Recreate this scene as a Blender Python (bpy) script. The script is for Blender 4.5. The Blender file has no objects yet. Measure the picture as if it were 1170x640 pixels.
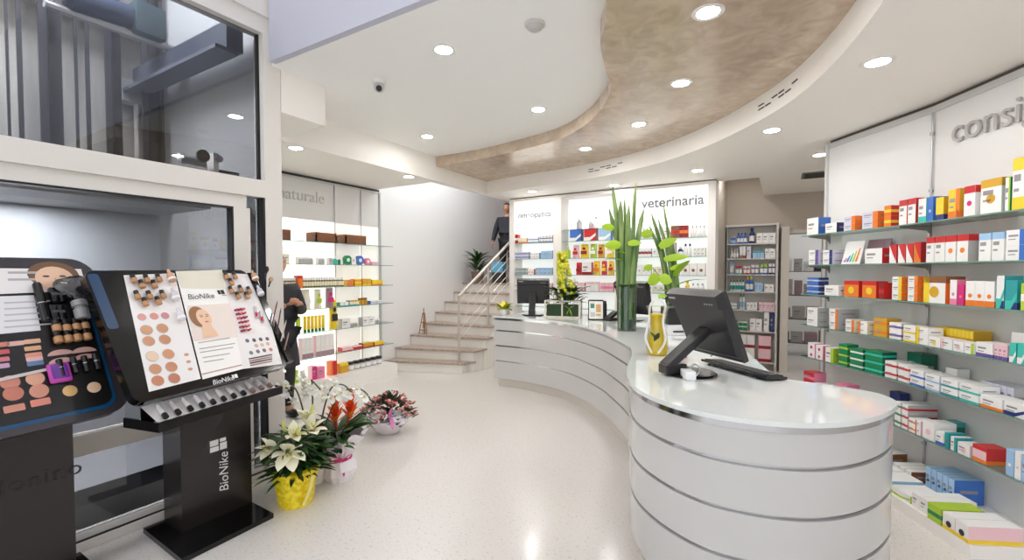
import bpy, bmesh, math, random
from math import sin, cos, pi, radians, sqrt, atan2
from mathutils import Vector as V, Matrix as Mx
random.seed(7)
S = bpy.context.scene
COL = S.collection
# ------------------------------------------------------------------ camera
F, CX, CY, YAW, PIT, H = 520., 585., 325.4, radians(30.9), radians(1.7), 1.6
FW = V((-sin(YAW)*cos(PIT), cos(YAW)*cos(PIT), -sin(PIT)))
RT = V((cos(YAW), sin(YAW), 0)); UP = RT.cross(FW); CAM = V((0, 0, H))
def ray(x, y): return FW + RT*((x-CX)/F) - UP*((y-CY)/F)
def Z(x, y, z): d = ray(x, y); return CAM + d*((z-H)/d.z)
def X(x, y, a): d = ray(x, y); return CAM + d*(a/d.x)
def Y(x, y, a): d = ray(x, y); return CAM + d*(a/d.y)
def PL(x, y, p, n): d = ray(x, y); return CAM + d*((V(p)-CAM).dot(n)/d.dot(n))
cam = bpy.data.objects.new('camera', bpy.data.cameras.new('camera')); COL.objects.link(cam)
cam.data.sensor_width = 36; cam.data.lens = 36*F/1170; cam.data.shift_y = (CY-320)/1170
cam.data.clip_start = .02
cam.matrix_world = Mx((( RT.x, UP.x, -FW.x, 0), (RT.y, UP.y, -FW.y, 0), (RT.z, UP.z, -FW.z, H), (0, 0, 0, 1)))
S.camera = cam
S.view_settings.view_transform = 'Standard'; S.view_settings.look = 'None'
S.view_settings.gamma = 1; S.view_settings.use_curve_mapping = False
# ------------------------------------------------------------------ materials
def lin(c): return tuple(((v/255)/12.92 if v/255 <= .04045 else ((v/255+.055)/1.055)**2.4) for v in c)
_m = {}
def M(rgb, rough=.5, metal=0., emit=0., spec=.5, coat=0.):
    k = (tuple(rgb), rough, metal, emit, spec, coat)
    if k in _m: return _m[k]
    m = bpy.data.materials.new('m%d' % len(_m)); m.use_nodes = True
    b = m.node_tree.nodes['Principled BSDF']; c = (*lin(rgb), 1)
    b.inputs['Base Color'].default_value = c; b.inputs['Roughness'].default_value = rough
    b.inputs['Metallic'].default_value = metal; b.inputs['Specular IOR Level'].default_value = spec
    b.inputs['Coat Weight'].default_value = coat
    if emit: b.inputs['Emission Color'].default_value = c; b.inputs['Emission Strength'].default_value = emit
    _m[k] = m; return m
def nodes(name):
    m = bpy.data.materials.new(name); m.use_nodes = True
    t = m.node_tree; return m, t, t.nodes['Principled BSDF'], t.nodes.new, t.links.new
def noise_mat(name, c1, c2, scale, rough, lo=.4, hi=.6, detail=4, metal=0, bump=0, stretch=None, rvar=0, dist=0, spec=.5):
    m, t, b, N, L = nodes(name)
    tc = N('ShaderNodeTexCoord'); mp = N('ShaderNodeMapping'); L(tc.outputs['Object'], mp.inputs[0])
    if stretch: mp.inputs['Scale'].default_value = stretch
    n = N('ShaderNodeTexNoise'); n.inputs['Scale'].default_value = scale; n.inputs['Detail'].default_value = detail; n.inputs['Distortion'].default_value = dist
    L(mp.outputs[0], n.inputs['Vector'])
    r = N('ShaderNodeValToRGB'); r.color_ramp.elements[0].position = lo; r.color_ramp.elements[1].position = hi
    r.color_ramp.elements[0].color = (*lin(c1), 1); r.color_ramp.elements[1].color = (*lin(c2), 1)
    L(n.outputs[0], r.inputs[0]); L(r.outputs[0], b.inputs['Base Color'])
    b.inputs['Roughness'].default_value = rough; b.inputs['Metallic'].default_value = metal; b.inputs['Specular IOR Level'].default_value = spec
    if rvar:
        mm = N('ShaderNodeMapRange'); mm.inputs[3].default_value = rough-rvar; mm.inputs[4].default_value = rough+rvar
        L(n.outputs[0], mm.inputs[0]); L(mm.outputs[0], b.inputs['Roughness'])
    if bump:
        bp = N('ShaderNodeBump'); bp.inputs['Strength'].default_value = bump; bp.inputs['Distance'].default_value = .01
        L(n.outputs[0], bp.inputs['Height']); L(bp.outputs[0], b.inputs['Normal'])
    return m
def glass_mat(name, tint, refl, edge=None, rough=0.):
    m = bpy.data.materials.new(name); m.use_nodes = True; t = m.node_tree; t.nodes.clear(); N, L = t.nodes.new, t.links.new
    o = N('ShaderNodeOutputMaterial'); tr = N('ShaderNodeBsdfTransparent'); tr.inputs[0].default_value = (*lin(tint), 1)
    g = N('ShaderNodeBsdfGlossy'); g.inputs['Roughness'].default_value = rough
    fr = N('ShaderNodeLayerWeight'); fr.inputs[0].default_value = .25
    mr = N('ShaderNodeMapRange'); mr.inputs[3].default_value = refl; mr.inputs[4].default_value = min(1, refl+.6); L(fr.outputs['Fresnel'], mr.inputs[0])
    mx = N('ShaderNodeMixShader'); L(mr.outputs[0], mx.inputs[0]); L(tr.outputs[0], mx.inputs[1]); L(g.outputs[0], mx.inputs[2]); L(mx.outputs[0], o.inputs[0])
    return m
WHITE = M((240, 238, 235), .5); PAINT = M((251, 251, 250), .6); BLACK = M((22, 20, 21), .35); GLOSSB = M((14, 13, 14), .12)
CHROME = M((205, 205, 208), .12, 1.); STEEL = M((190, 190, 192), .3, 1.); GREY = M((150, 150, 152), .5)
SHELFG = glass_mat('shelf_glass', (238, 246, 242), .03); GEDGE = M((120, 158, 148), .15); SMOKE = glass_mat('smoked_glass', (196, 198, 202), .06)
CLEAR = glass_mat('clear_glass', (236, 244, 240), .05); WRAP = glass_mat('cellophane', (254, 252, 250), .05, rough=.1)
# ------------------------------------------------------------------ mesh builder
class MB:
    def __init__(s, T=None): s.v = []; s.f = []; s.m = []; s.T = T; s.mats = []
    def mi(s, m):
        if m not in s.mats: s.mats.append(m)
        return s.mats.index(m)
    def add(s, vs, fs, m):
        b = len(s.v); i = s.mi(m)
        for p in vs: p = V(p); s.v.append(s.T @ p if s.T else p)
        for f in fs: s.f.append([b+k for k in f]); s.m.append(i)
        return s
    def box(s, x0, x1, y0, y1, z0, z1, m):
        return s.add([(x0,y0,z0),(x1,y0,z0),(x1,y1,z0),(x0,y1,z0),(x0,y0,z1),(x1,y0,z1),(x1,y1,z1),(x0,y1,z1)],
              [(3,2,1,0),(4,5,6,7),(0,1,5,4),(1,2,6,5),(2,3,7,6),(3,0,4,7)], m)
    def bbox(s, x0, x1, y0, y1, z0, z1, m, b=.004):   # box with chamfered edges
        bm = bmesh.new(); bmesh.ops.create_cube(bm, size=1)
        for v in bm.verts: v.co = V(((x0+x1)/2+v.co.x*(x1-x0), (y0+y1)/2+v.co.y*(y1-y0), (z0+z1)/2+v.co.z*(z1-z0)))
        bmesh.ops.bevel(bm, geom=bm.edges[:], offset=b, segments=2, affect='EDGES', profile=.5)
        bm.verts.index_update(); s.add([v.co.copy() for v in bm.verts], [[v.index for v in f.verts] for f in bm.faces], m); bm.free(); return s
    def prism(s, poly, z0, z1, m, side=None):
        n = len(poly); vs = [(p[0],p[1],z0) for p in poly]+[(p[0],p[1],z1) for p in poly]
        A = sum(poly[i][0]*poly[(i+1)%n][1]-poly[(i+1)%n][0]*poly[i][1] for i in range(n))
        lo, hi = list(range(n)), list(range(n, 2*n)); sd = [(i,(i+1)%n,n+(i+1)%n,n+i) for i in range(n)]
        if A > 0: lo.reverse()
        else: hi.reverse(); sd = [q[::-1] for q in sd]
        s.add(vs, [lo, hi], m); b = len(s.v)-2*n; i = s.mi(side or m)
        for q in sd: s.f.append([b+k for k in q]); s.m.append(i)
        return s
    def lathe(s, prof, m, c=(0,0,0), n=16, ax=None, cap=True):
        vs = []; fs = []; c = V(c); k = len(prof)
        R = V((0,0,1)).rotation_difference(V(ax)).to_matrix() if ax else None
        for r, z in prof:
            for i in range(n):
                p = V((r*cos(2*pi*i/n), r*sin(2*pi*i/n), z)); vs.append(c+(R@p if R else p))
        for j in range(k-1):
            for i in range(n): fs.append((j*n+i, j*n+(i+1)%n, (j+1)*n+(i+1)%n, (j+1)*n+i))
        if cap and prof[0][0] > 1e-6: fs.append(list(range(n))[::-1])
        if cap and prof[-1][0] > 1e-6: fs.append([(k-1)*n+i for i in range(n)])
        return s.add(vs, fs, m)
    def tube(s, pts, r, m, n=8, cap=True):
        pts = [V(p) for p in pts]; k = len(pts); rs = r if isinstance(r, (list, tuple)) else [r]*k; vs = []; fs = []; up = None
        for i, p in enumerate(pts):
            t = (pts[min(i+1,k-1)]-pts[max(i-1,0)]).normalized()
            if up is None: up = t.orthogonal().normalized()
            up = (up-t*up.dot(t)).normalized() if (up-t*up.dot(t)).length > 1e-6 else t.orthogonal().normalized()
            w = t.cross(up)
            for j in range(n): a = 2*pi*j/n; vs.append(p+(up*cos(a)+w*sin(a))*rs[i])
        for i in range(k-1):
            for j in range(n): fs.append((i*n+j, i*n+(j+1)%n, (i+1)*n+(j+1)%n, (i+1)*n+j))
        if cap: fs += [list(range(n))[::-1], [(k-1)*n+j for j in range(n)]]
        return s.add(vs, fs, m)
    def ell(s, c, r, m, nu=12, nv=8):
        prof = [(sin(pi*j/nv), -cos(pi*j/nv)) for j in range(nv+1)]; vs = []; fs = []
        for a, z in prof:
            for i in range(nu): vs.append((c[0]+r[0]*a*cos(2*pi*i/nu), c[1]+r[1]*a*sin(2*pi*i/nu), c[2]+r[2]*z))
        for j in range(nv):
            for i in range(nu): fs.append((j*nu+i, j*nu+(i+1)%nu, (j+1)*nu+(i+1)%nu, (j+1)*nu+i))
        return s.add(vs, fs, m)
    def disc(s, c, rx, rz, m, n=20, y=0.):            # flat ellipse in the local x/z plane, facing -y
        return s.add([(c[0]+rx*cos(2*pi*i/n), y, c[1]+rz*sin(2*pi*i/n)) for i in range(n)], [list(range(n))], m)
    def rect(s, x0, x1, z0, z1, m, y=0.):             # flat rectangle in the local x/z plane
        return s.add([(x0,y,z0),(x1,y,z0),(x1,y,z1),(x0,y,z1)], [(0,1,2,3)], m)
    def blade(s, base, d, length, w, m, droop=.3, n=6, fold=.25, tw=0, shape=0, side=None):
        base = V(base); d = V(d).normalized(); side = V(side) if side is not None else d.cross(V((0,0,1)))
        side = side.normalized() if side.length > .05 else V((cos(tw), sin(tw), 0)); p = base.copy(); dd = d.copy(); vs = []; fs = []
        for i in range(n+1):
            t = i/n; ww = w*(sin(pi*min(1, t*.86+.14))**.8 if shape == 0 else (1-t**3)*.9+.06)
            nn = side.cross(dd).normalized()
            vs += [p-side*ww+nn*ww*fold, p, p+side*ww+nn*ww*fold]
            p = p+dd*(length/n); dd = (dd+V((0,0,-1))*droop/n).normalized()
        for i in range(n): a = 3*i; fs += [(a,a+1,a+4,a+3),(a+1,a+2,a+5,a+4)]
        return s.add(vs, fs, m)
    def build(s, name, parent=None, smooth=30, loc=None, rot=None):
        me = bpy.data.meshes.new(name); me.from_pydata(s.v, [], s.f); me.update()
        for m in s.mats: me.materials.append(m)
        me.polygons.foreach_set('material_index', s.m)
        if smooth: me.shade_smooth(); me.set_sharp_from_angle(angle=radians(smooth))
        return put(name, me, parent, loc, rot)
def put(name, me, parent=None, loc=None, rot=None):
    o = bpy.data.objects.new(name, me); COL.objects.link(o)
    if parent: o.parent = parent
    if loc is not None: o.location = loc
    if rot is not None: o.rotation_euler = (0, 0, rot)
    return o
def thing(name, label, cat, loc=(0,0,0), rz=0, group=None):
    o = bpy.data.objects.new(name, None); COL.objects.link(o); o.empty_display_size = .1
    o.location = loc; o.rotation_euler = (0,0,rz); return tag(o, label, cat, group)
def tag(o, label, cat, group=None):
    o['label'] = label; o['category'] = cat
    if group: o['group'] = group
    return o
def struct(o): o['kind'] = 'structure'; return o
_fonts = {}
def text(name, s, size, m, parent, Mt, ext=.003, shear=0., align='LEFT', spacing=1., bold=0.):
    c = bpy.data.curves.new(name, 'FONT'); c.body = s; c.size = size; c.extrude = ext; c.shear = shear; c.offset = bold; c.align_x = align; c.space_character = spacing
    o = bpy.data.objects.new('tmp', c); COL.objects.link(o); dg = bpy.context.evaluated_depsgraph_get(); me = bpy.data.meshes.new_from_object(o.evaluated_get(dg)); bpy.data.objects.remove(o); bpy.data.curves.remove(c)
    me.materials.clear(); me.materials.append(m); o = put(name, me, parent); o.matrix_basis = Mt; return o
# repeated things: labels made once everything of one kind on one surface is known
ORD = 'first second third fourth fifth sixth seventh eighth ninth tenth eleventh twelfth thirteenth fourteenth fifteenth sixteenth seventeenth eighteenth nineteenth twentieth'.split()
ORD += ['twenty-'+w for w in ORD[:9]]+['thirtieth']+['thirty-'+w for w in ORD[:9]]
REG = []
def reg(o, desc, where, cat, group): o['category'] = cat; o['group'] = group; REG.append((o, desc, where)); return o
def finish_labels():
    by = {}
    for o, d, w in REG: by.setdefault((d, w), []).append(o)
    for (d, w), os in by.items():
        for i, o in enumerate(os):
            o['label'] = ('only %s, %s' % (d, w)) if len(os) == 1 else ('%s %s from the left, %s' % (ORD[i], d, w))
def catmull(P, n=8, closed=False):
    P = [V(p) for p in P]; out = []; k = len(P)
    for i in range(k if closed else k-1):
        g = (lambda j: P[j % k]) if closed else (lambda j: P[max(0, min(k-1, j))])
        a, b, c, d = g(i-1), g(i), g(i+1), g(i+2)
        for j in range(n):
            t = j/n; out.append(.5*((2*b)+(c-a)*t+(2*a-5*b+4*c-d)*t*t+(3*b-a-3*c+d)*t**3))
    if not closed: out.append(P[-1])
    return out
def offset(poly, d):
    n = len(poly); out = []
    A = sum(poly[i].x*poly[(i+1)%n].y-poly[(i+1)%n].x*poly[i].y for i in range(n)); sg = 1 if A > 0 else -1
    for i in range(n):
        a, b, c = poly[i-1], poly[i], poly[(i+1)%n]; u = (b-a); v = (c-b)
        nu = V((-u.y, u.x)).normalized()*sg; nv = V((-v.y, v.x)).normalized()*sg; m = (nu+nv).normalized()
        out.append(V((b.x, b.y))+m*d/max(.4, m.dot(nu)))
    return out
# ================================================================== SETTING
def slab(name, m, f): b = MB(); f(b); return struct(b.build(name, smooth=0))
FLOOR = noise_mat('terrazzo', (190, 185, 180), (220, 215, 210), 60, .16, .30, .42, 6, rvar=.03)
slab('floor', FLOOR, lambda b: b.box(-7, 4, -3.5, 13, -.1, 0, FLOOR))
ZA, ZB, ZC = 3.18, 3.05, 2.85
slab('ceiling', PAINT, lambda b: b.box(-6, 4, 2.05, 9.3, ZA, ZA+.1, PAINT) if 0 else b.prism([(-4.15,2.1),(4,2.1),(4,9.3),(-4.15,9.3)], ZA, ZA+.1, PAINT))
BROWN = noise_mat('metallic_plaster', (184, 162, 142), (216, 198, 178), 6.5, .2, .25, .75, 12, metal=.12, rvar=.1, dist=1.1, bump=.08)
acurve = catmull([Z(x, y, ZA).xy for x, y in [(493,180),(540,172),(590,160),(640,145),(672,125),(692,100),(697,80),(690,50),(686,25),(692,0)]]+[V((-.72,2.05))], 6)
acurve = [V((-4.15, 4.89))]+[q for q in acurve if q.x > -4.12]
ccurve = catmull([V((-4.15,6.15))]+[Z(x, y, ZC).xy for x, y in [(600,215),(650,208),(700,199),(750,187),(800,170),(850,147),(900,118),(950,75),(1010,0)]]+[V((.42,2.05))], 6)
slab('ceiling_brown_soffit', BROWN, lambda b: b.prism([*acurve, *reversed(ccurve)], ZB, ZA-.002, BROWN))
SOFF = M((250, 246, 240), .55)
slab('ceiling_white_soffit', SOFF, lambda b: b.prism([*ccurve, V((4,2.05)), V((4,8.9)), V((-.31,8.9)), V((-.31,6.95)), V((-4.28,6.95)), V((-4.28,4.95)), V((-5.6,4.95)), V((-5.6,2.17)), V((-3.41,2.17)), V((-3.41,2.57)), V((-4.15,2.57))], ZC, ZA-.001, SOFF))
BLUEW = M((196, 197, 212), .6)
slab('wall_void', BLUEW, lambda b: b.box(-3.36, 4, 2.05, 2.15, ZA+.002, 5.2, BLUEW))
slab('ceiling_void', PAINT, lambda b: b.box(-6, 4, -3.5, 2.2, 5.2, 5.3, PAINT))
WALLW = M((236,236,235), .55); MAUVE = M((205, 190, 188), .6); TAUPE = M((186, 176, 164), .6)
slab('wall_left', WALLW, lambda b: b.box(-5.6, -5.5, 2.2, 9.3, 0, 4.3, WALLW))
slab('wall_stair_back', MAUVE, lambda b: b.box(-5.5, -2.9, 9.0, 9.1, 0, 4.3, MAUVE))
slab('wall_stair_right', MAUVE, lambda b: b.box(-3.0, -2.9, 7.3, 9.0, 0, 4.3, MAUVE))
slab('ceiling_stair', PAINT, lambda b: b.box(-5.5, -2.9, 4.97, 9.1, 4.3, 4.4, PAINT))
slab('wall_stair_upper', WALLW, lambda b: b.box(-5.5, -4.3, 4.86, 4.94, ZC+.05, 4.3, WALLW))
slab('wall_back_unit', WALLW, lambda b: b.box(-4.08, -.86, 7.1, 7.2, 0, 4.3, WALLW))
def back(b):
    b.box(-1.6, .06, 8.6, 8.75, 0, ZA, TAUPE); b.box(.5, 4, 8.6, 8.75, 0, ZA, TAUPE); b.box(.06, .5, 8.6, 8.75, 2.2, ZA, TAUPE)
slab('wall_back', TAUPE, back)
slab('wall_back_return', TAUPE, lambda b: b.box(-.96, -.86, 7.2, 8.6, 0, ZA, TAUPE))
slab('wall_right', WALLW, lambda b: b.box(4, 4.1, -3.5, 13, 0, 5.2, WALLW))
slab('wall_room_end', WALLW, lambda b: b.box(-2, 4, 11.5, 11.6, 0, 3, WALLW))
slab('wall_room_side', WALLW, lambda b: b.box(-.6, -.5, 8.75, 11.5, 0, 3, WALLW))
slab('ceiling_room', PAINT, lambda b: b.box(-2, 4, 8.75, 11.6, 3, 3.1, PAINT))
PILL = M((205, 197, 186), .5)
slab('trim_door', PILL, lambda b: (b.box(-.05, .06, 8.36, 8.6, 0, 2.3, PILL), b.box(.5, .56, 8.5, 8.6, 0, 2.26, PILL), b.box(.06, .5, 8.5, 8.6, 2.2, 2.26, PILL)))
# ---- shade in the gaps above the unit tops is painted as dark strips
# ---- ceiling lights
LAMP = M((255, 253, 251), .5, 0, 104.)
def downlight(p, where, power=14):
    t = thing('recessed_downlight', '', 'ceiling light', p)
    reg(t, 'round recessed downlight', where, 'ceiling light', 'recessed downlights')
    MB().lathe([(.062,-.004),(.085,-.004),(.088,0),(.062,0)], WHITE, n=24, cap=False).build('trim_ring', t)
    MB().lathe([(0,-.003),(.061,-.003),(.061,-.0005),(0,-.0005)], LAMP, n=24).build('diffuser', t)
for x, y in [(488,156),(507,57),(615,125)]: downlight(Z(x,y,ZA), 'on the white upper ceiling', 16)
for x, y in [(669,170),(730,142),(778,95),(809,14)]: downlight(Z(x,y,ZB), 'on the brown plaster soffit', 13)
for x, y in [(338,169),(467,202)]: downlight(Z(x,y,ZC), 'on the low ceiling by the naturale shelves', 13)
for x, y in [(608,219),(702,212),(797,195),(882,149),(937,177),(1003,71)]: downlight(Z(x,y,ZC), 'on the white curved soffit', 13)
for p, w in [((.75,2.3,ZC), 16), ((1.9,7.6,ZC), 22), ((-.6,7.6,ZA), 9)]: downlight(p, 'added out of view for shop-floor light', w)  # unseen downlights added for the light they give
def area(name, loc, size, e, rot=(0,0,0), col=(1,1,1)):
    l = bpy.data.lights.new(name, 'AREA'); l.shape = 'RECTANGLE'; l.size, l.size_y = size; l.energy = e; l.color = col
    o = bpy.data.objects.new(name, l); COL.objects.link(o); o.location = loc; o.rotation_euler = rot; return o
area('back_room_light', (1, 10.2, 2.95), (2, 1), 14)
area('stair_light', (-4.6, 6.2, 4.25), (.8, 1.6), 20, col=(.97,.98,1))
area('void_light', (-1, .4, 5.15), (4, 2), 8, col=(.93,.96,1))
W = bpy.data.worlds.new('world'); S.world = W; W.use_nodes = True
W.node_tree.nodes['Background'].inputs[0].default_value = (.93, .965, 1, 1); W.node_tree.nodes['Background'].inputs[1].default_value = 1.0
# ---- smoke detector, dome camera, ceiling vents
p = Z(611,27,ZA); t = thing('smoke_detector', 'round white smoke detector on the upper white ceiling', 'smoke detector', p)
MB().lathe([(.06,-.018),(.066,-.012),(.066,0)][::1], M((205,203,200),.5), n=24).build('mounting_plate', t)
MB().lathe([(0,-.045),(.03,-.044),(.046,-.034),(.05,-.018),(0,-.018)], M((196,194,192),.5), n=24).build('sensor_head', t)
p = Z(433,92,ZA); t = thing('dome_security_camera', 'small white turret security camera under the upper ceiling', 'security camera', p)
MB().lathe([(.05,-.03),(.055,-.025),(.055,0)], WHITE, n=24).build('mount', t)
b = MB(); b.ell((0,0,-.055), (.045,.045,.045), M((196,196,196),.4), 16, 10); b.build('ball_housing', t)
d = (CAM-p-V((0,0,-.055))).normalized(); d.z -= .25; d.normalize()
b = MB(); b.lathe([(0,.05),(.024,.05),(.026,.03)], BLACK, (0,0,-.055), 16, d); b.build('lens', t)
DARK = M((70,66,62), .6)
def slot_vent(xs, dz, label):
    pts = [Z(x, y, ZC).xy for x, y in xs]; mid = pts[len(pts)//2]; t = thing('slot_air_diffuser', label, 'air vent', (mid.x, mid.y, 2.9))
    for row in (0, 1):
        for i in range(len(pts)-1):
            a, c = pts[i], pts[i+1]; u = (c-a).normalized(); nn = V((-u.y, u.x)); 
            if nn.dot(-mid) < 0: nn = -nn
            a = a+u*.012; c = c-u*.012; q = [a+nn*.008, c+nn*.008, c-nn*.004, a-nn*.004]
            b = MB(); z = dz+row*.03; b.prism([v-mid for v in q], z-.0-2.9+2.85, z+.008-2.9+2.85, DARK); b.build('slot', t)
def arc(x0, x1, n):   # points along the soffit edge between two picture columns
    best = []
    for q in catmull(ccurve, 3):
        d = V((q.x, q.y, ZC))-CAM; k = d.dot(FW); px = CX+F*d.dot(RT)/k; best.append((px, q))
    best.sort(key=lambda a: a[0]); out = []
    for i in range(n):
        px = x0+(x1-x0)*i/(n-1)
        for (a, q), (c, r) in zip(best, best[1:]):
            if a <= px <= c: out.append(q.lerp(r, (px-a)/(c-a+1e-9))); break
    return out
def slot_vent2(x0, x1, label):
    pts = arc(x0, x1, 7); mid = pts[3]; t = thing('slot_air_diffuser', label, 'air vent', (mid.x, mid.y, ZC))
    for row in (0, 1):
        for i in range(6):
            if (i+row) % 3 == 2: continue
            a, c = pts[i], pts[i+1]; u = (c-a).normalized(); nn = V((-u.y, u.x))
            if nn.dot(-mid) < 0: nn = -nn
            a = a+u*.01; c = c-u*.01; b = MB(); z = .085+row*.03
            b.prism([v-mid for v in (a+nn*.006, c+nn*.006, c-nn*.004, a-nn*.004)], z, z+.009, DARK); b.build('slot', t)
slot_vent2(866, 912, 'slotted air diffuser in the white fascia near the consiglia shelves')
slot_vent2(672, 712, 'slotted air diffuser in the white fascia above the tall vase')
p = Z(937,199,ZC); t = thing('ceiling_vent_grille', 'square dark grey ceiling vent beside the back doorway', 'air vent', p)
b = MB(); b.box(-.2,.2,-.2,.2,-.012,0,M((120,116,110),.5)); b.build('frame', t)
for i in range(5):
    b = MB(); b.box(-.17,.17,-.16+i*.07,-.12+i*.07,-.02,-.012,M((60,58,56),.5)); b.build('louver', t)

# ================================================================== STAIRS
WSTEP = M((240,236,230), .5); TREAD = noise_mat('tread_stone', (160,142,130), (188,170,158), 30, .35)
st = thing('staircase', 'white staircase with brown stone treads rising along the side wall', 'staircase', (-4.9,5.7,0))
o0 = V((-4.9,5.7,0)); R_ = .172
fr = [((-5.49,5.2),(-4.29,5.64)),((-5.49,5.45),(-4.2,5.84)),((-5.49,5.8),(-4.16,6.1)),((-5.49,6.13),(-4.16,6.27)),((-5.49,6.45),(-4.16,6.4)),((-5.49,6.72),(-4.16,6.66)),((-5.49,7.0),(-4.16,6.94)),((-5.49,7.28),(-4.16,7.22))]
def rel(p): return V((p[0]-o0.x, p[1]-o0.y))
b = MB()
for i, (l, r) in enumerate(fr):
    if i < 7:
        nl, nr = fr[i+1]; b.prism([rel(l), rel(r), rel((r[0],nr[1])), rel(nl)], .0, R_*(i+1)-.03, WSTEP)
    else: b.prism([rel(l), rel(r), rel((-4.16,8.94)), rel((-5.49,8.94))], 0, R_*8-.03, WSTEP)
b.prism([rel((-4.09,7.22)), rel((-3.02,7.22)), rel((-3.02,8.97)), rel((-4.16,8.94))], 0, R_*8-.03, WSTEP)
b.build('riser_block', st, 0)
for i, (l, r) in enumerate(fr):
    e = (fr[i+1][0], fr[i+1][1]) if i < 7 else ((-5.49,8.94),(-4.16,8.94))
    b = MB(); b.prism([rel((l[0],l[1]-.03)), rel((r[0]+.03,r[1]-.03)), rel((e[1][0]+.03,e[1][1]+.02)), rel((e[0][0],e[0][1]+.02))], R_*(i+1)-.03, R_*(i+1), TREAD); b.build('tread', st, 0)
b = MB(); b.prism([rel((-4.13,7.22)), rel((-3.02,7.22)), rel((-3.02,8.97)), rel((-4.13,8.97))], R_*8-.03, R_*8, TREAD); b.build('landing', st, 0)
rl = thing('stair_railing', 'brushed steel stair railing with thin horizontal wires', 'railing', (-4.4,5.7,R_))
q0 = V((-4.4,5.7,R_)); top0 = V((-4.4,5.72,1.2)); top1 = V((-4.12,7.1,2.28)); RAIL = M((200,192,182), .35, .6)
b = MB(); b.tube([top0-q0, top1-q0, V((-4.12,7.0,2.28))-q0+V((0,.02,0))], .024, RAIL, 12); b.build('handrail', rl, 60)
def onr(t): return top0.lerp(top1, t)
for t, zb in [(0,R_+.002), (.46,R_*4+.002), (.99,R_*7+.002)]:
    p = onr(t); b = MB(); b.tube([V((p.x,p.y,zb))-q0, p-q0], .016, RAIL, 10); b.lathe([(.035,0),(.035,.008),(.016,.012)], RAIL, V((p.x,p.y,zb))-q0, 12); b.build('baluster', rl, 60)
for k in range(1, 6):
    dz = V((0,0,-.135*k)); b = MB(); b.tube([onr(0)+dz-q0, onr(.99)+dz-q0], .006, RAIL, 6); b.build('rail_wire', rl, 60)
# little wooden easel on the third step
EW = M((150,105,58), .5); p = V((-5.33,5.94,R_*3+.006)); t = thing('wooden_tabletop_easel', 'small wooden easel standing on the third stair', 'easel', p, radians(25))
for n, pts in [('leg',[(-.07,-.05,0),(-.015,0,.36)]),('leg',[(.07,-.05,0),(.015,0,.36)]),('leg',[(0,.07,0),(0,0,.34)]),('mast',[(0,-.01,.1),(0,.0,.44)]),('crossbar',[(-.06,-.05,.07),(.06,-.05,.07)]),('crossbar',[(-.035,-.03,.2),(.035,-.03,.2)])]:
    b = MB(); b.tube(pts, .009, EW, 6); b.build(n, t)
# ================================================================== LIFT ENCLOSURE
XL = -3.41; LF = M((228,223,217), .4); o0 = V((XL, .5, 0))
lf = thing('glass_lift_enclosure', 'glazed lift shaft with white metal frame behind the make-up stands', 'lift', o0)
def lb(name, x0, x1, y0, y1, z0, z1, m=LF, parent=lf, bev=0):
    b = MB(); b.box(x0-o0.x, x1-o0.x, y0-o0.y, y1-o0.y, z0, z1, m); return b.build(name, parent, 0)
Y0 = -1.6
area('shaft_fill', (-4.3, .2, 5.0), (.8, 2.4), 300)  # fill lamp added to brighten the dark shaft, no fitting there
area('cab_fill', (-4.0, .3, 2.04), (.3, 1.6), 75)  # added fill that lightens the cab wall behind the smoked glass
lb('corner_post', XL-.13, XL, 2.03, 2.165, 0, 3.4)
lb('middle_beam', XL-.12, XL, Y0, 2.03, 2.16, 2.29)
lb('top_beam', XL-.12, XL, Y0, 2.165, 3.40, 3.52); lb('top_beam', XL-.12, XL+.03, Y0, 2.19, 3.52, 3.75)
lb('top_beam', XL-.12, XL+.05, Y0, 2.21, 3.75, 4.6)
lb('upper_glass_pane', XL-.07, XL-.06, Y0, 2.03, 2.29, 3.40, SMOKE)
lb('door_frame_head', XL-.1, XL-.03, Y0, 1.9, 2.07, 2.16)
ya, yb = X(266,300,XL-.05).y, X(285,300,XL-.05).y
lb('door_frame_jamb', XL-.1, XL-.03, ya, yb, .09, 2.07); lb('gasket', XL-.1, XL-.028, ya-.012, ya, .66, 2.07, BLACK); lb('gasket', XL-.1, XL-.028, Y0, ya, 2.058, 2.07, BLACK)
lb('gasket', XL-.09, XL-.005, 2.015, 2.03, .09, 2.16, BLACK); lb('gasket', XL-.09, XL-.055, 2.015, 2.03, 2.29, 3.4, BLACK)
lb('middle_glass_pane', XL-.07, XL-.06, Y0, ya, .66, 2.06, SMOKE)
lb('side_glass_pane', XL-.07, XL-.06, yb, 2.02, .09, 2.16, SMOKE)
lb('kick_rail', XL-.1, XL-.03, Y0, ya, .54, .66, M((214,206,196),.4)); lb('lower_glass_pane', XL-.07, XL-.06, Y0, ya, .09, .54, SMOKE)
lb('bottom_rail', XL-.1, XL, Y0, 2.03, .0, .05); lb('bottom_rail', XL-.1, XL-.03, Y0, 2.03, .058, .09); lb('gasket', XL-.1, XL-.02, Y0, 2.03, .05, .058, BLACK)
lb('lift_end_wall', -5.3, XL-.14, 2.06, 2.1, 0, 5.1, M((166,168,170), .5))
SHAFT = noise_mat('shaft_concrete', (150,148,145), (186,183,178), 3, .6, .35, .65, 5, stretch=(1,3,.25))
lb('shaft_back_wall', -5.4, -5.3, Y0, 2.1, 0, 5.1, SHAFT); lb('shaft_side_wall', -5.4, XL, Y0-.1, Y0, 0, 5.1, SHAFT)
lb('cab_wall', -4.42, -4.38, Y0+.2, 1.72, .3, 2.05, M((176,178,180), .35)); lb('cab_floor', -4.42, XL-.16, Y0+.2, 1.72, .2, .3, GREY); lb('cab_roof', -4.42, XL-.16, Y0+.2, 1.72, 2.05, 2.1, GREY)
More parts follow.
